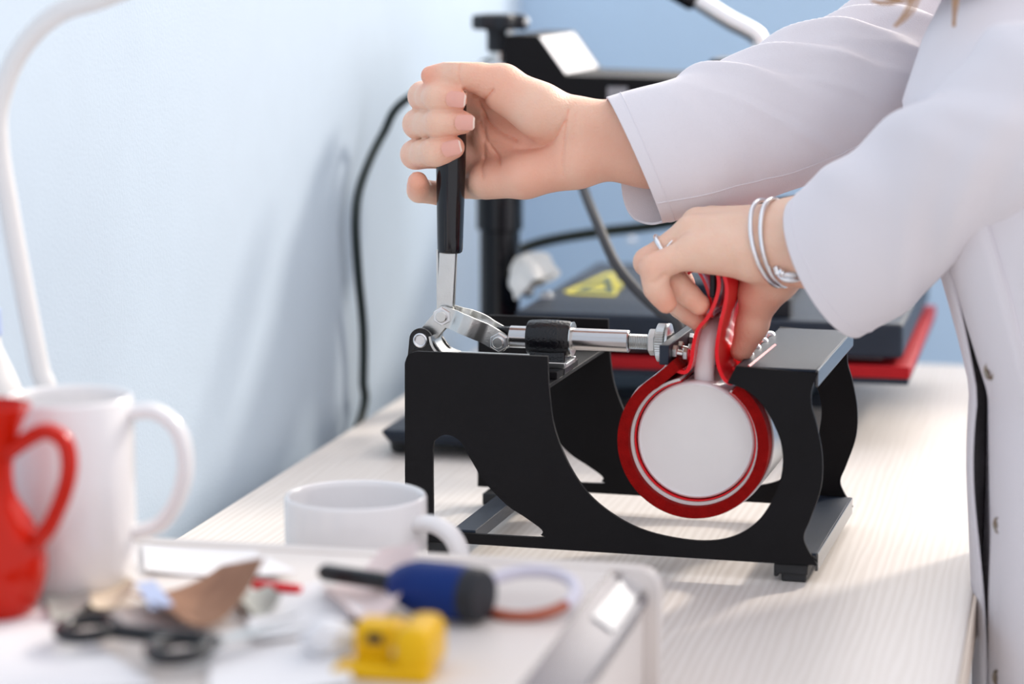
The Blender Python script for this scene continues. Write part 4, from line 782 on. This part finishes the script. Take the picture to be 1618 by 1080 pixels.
obj('barrel', mp(cyl(pa_ + pd * 0.006, pb_, 0.0026, 16, 0.0005), Z), 'red', pen, smooth=40)
obj('tip', mp(lathe([(0.0024, 0), (0.0006, 0.006), (0.0001, 0.0065)], pa_ + pd * 0.0062, -pd, 16), Z), 'steel', pen, smooth=40)
# blue-gripped tool
ba_, bb_ = np.array((-0.3235,1.1442,0.0850)), np.array((-0.2759,1.1295,0.0850)); bd = (bb_ - ba_); bl = np.linalg.norm(bd); bd = bd / bl
tool = thing('hand_tool', 'tool with a thick blue grip, dark end cap and black shaft', 'tool', Z((ba_ + bb_) / 2 - np.array([0, 0, 0.015])))
fl_ = 1 + 0.035 * np.cos(8 * np.linspace(0, 2 * np.pi, 64, endpoint=False))
bo = lathe([(0.0075, -0.002), (0.0105, 0.003), (0.0135, 0.012), (0.0142, bl * 0.6), (0.0140, bl - 0.009), (0.0136, bl - 0.008)], ba_, bd, 64)
obj('grip', mp(bo, Z), 'blue', tool, smooth=50)
obj('end_cap', mp(lathe([(0.0137, -0.008), (0.0137, -0.001), (0.0120, 0.0015), (0.0001, 0.002)], bb_, bd, 48), Z), 'grey', tool, smooth=50)
obj('shaft', mp(lathe([(0.0042, -0.001), (0.0046, -0.012), (0.0046, -0.044), (0.0030, -0.047), (0.0001, -0.0475)], ba_, bd, 24), Z), 'gloss', tool, smooth=50)
# loop of wire
hc = np.array((-0.2615,1.1654,0.0800)); 
lw = thing('wire_loop', 'round wire loop beside the blue tool, pale above and brown below', 'wire', Z((hc[0], hc[1], CT)))
def hl(t): return hc + 0.0255 * (math.cos(t) * np.array([0.98, -0.12, 0]) + math.sin(t) * np.array([0.12, 0.95, 0.22])) + np.array([0, 0, -0.002])
obj('pale_half', mp(tube([hl(t) for t in np.linspace(-0.35, 3.3, 50)], 0.0034, 12), Z), 'wirewhite', lw, smooth=60, label='pale lilac half of the loop')
obj('brown_half', mp(tube([hl(t) for t in np.linspace(3.3, 2 * math.pi - 0.35, 40)], 0.0030, 12), Z), 'copper', lw, smooth=60, label='brown half of the loop')
# yellow tool
yc = np.array((-0.2958,1.0540,0.0700)); yt = thing('yellow_tool', 'chunky yellow plastic tool with a metal screw at the front', 'tool', Z((yc[0], yc[1], CT)))
def yb(p0, p1, h): return box((yc[0] + p0[0], yc[1] + p0[1], CT), (yc[0] + p1[0], yc[1] + p1[1], CT + h))
obj('body', mp(yb((-0.021, -0.012), (0.002, 0.008), 0.022), Z), 'yellowp', yt, smooth=40, bevel=0.004, seg=3)
obj('side_arm', mp(cat(yb((0.002, -0.028), (0.020, 0.010), 0.025)), Z), 'yellowp', yt, smooth=40, bevel=0.007, seg=4)
obj('base_plate', mp(yb((-0.026, -0.030), (0.020, -0.012), 0.006), Z), 'yellowp', yt, smooth=40, bevel=0.002)
obj('screw', mp(lathe([(0.0001, 0.0018), (0.003, 0.0016), (0.0042, 0), (0.0042, -0.001)], (yc[0] + 0.002, yc[1] - 0.0125, CT + 0.010), (0, -1, 0.1), 24), Z), 'steel', yt, smooth=40)
obj('spring_slot', mp(box((yc[0] - 0.014, yc[1] - 0.0126, CT + 0.013), (yc[0] - 0.006, yc[1] - 0.0115, CT + 0.018)), Z), 'grey', yt, smooth=0)
# scissors
sp_ = np.array((-0.3814,1.0400,0.0800)); sp_[2] = CT + 0.010
sc_ = thing('scissors', 'pair of scissors with black finger rings lying on the papers', 'scissors', Z((sp_[0], sp_[1], CT)))
for cpx, rx_, ry_, bl_ in ((np.array((-0.4508,1.0490,0.0800)), 0.0125, 0.016, np.array((-0.3607,1.0959,0.0800))), (np.array((-0.3952,1.0258,0.0800)), 0.0125, 0.017, np.array((-0.3487,1.0784,0.0800)))):
    cpx[2] = bl_[2] = CT + 0.0095
    th = np.linspace(0, 2 * np.pi, 40, endpoint=False)
    loop = ringtube(np.stack([cpx[0] + rx_ * np.cos(th), cpx[1] + ry_ * np.sin(th), np.full(40, cpx[2])], 1), 0.0036, 12)
    dv = sp_ - cpx; dv = dv / np.linalg.norm(dv)
    h_ = obj('handle', mp(cat(loop, tube([cpx + dv * 0.0135, cpx + (sp_ - cpx) * 0.6 + np.array([0, -0.002, 0]), sp_], [0.004, 0.0042, 0.0035], 12)), Z), 'gloss', sc_, smooth=60)
    e_ = bl_ - sp_; w_ = np.cross(e_, [0, 0, 1.0]); w_ = w_ / np.linalg.norm(w_)
    s0 = sp_ - e_ * 0.12
    obj('blade', mp(hexa([s0 - w_ * .004 - [0, 0, .0006], bl_ - [0, 0, .0006], bl_ + w_ * .0008 - [0, 0, .0006], s0 + w_ * .004 - [0, 0, .0006]], [s0 - w_ * .004 + [0, 0, .0006], bl_ + [0, 0, .0006], bl_ + w_ * .0008 + [0, 0, .0006], s0 + w_ * .004 + [0, 0, .0006]]), Z), 'steel', sc_, smooth=0)
obj('pivot_screw', mp(cyl(sp_ - [0, 0, .003], sp_ + [0, 0, .003], 0.003, 16, 0.0006), Z), 'steel', sc_, smooth=40)
# crumpled paper
pc = np.array((-0.3329,1.0582,0.0710)); th = np.linspace(0, 2 * np.pi, 28, endpoint=False); rr = []
for i, ph in enumerate(np.linspace(0.05, math.pi - 0.05, 14)):
    r = 0.0125 * math.sin(ph) * (1 + 0.16 * np.sin(4 * th + 2 * i) + 0.12 * np.sin(7 * th - 1.3 * i)); rr.append(np.stack([pc[0] + r * np.cos(th), pc[1] + r * np.sin(th), np.full(28, CT + 0.0095 - 0.0092 * math.cos(ph) )], 1))
tag(obj('crumpled_paper', mp(loft(rr), Z), 'paper', smooth=25), 'crumpled ball of white paper left of the yellow tool', 'paper')
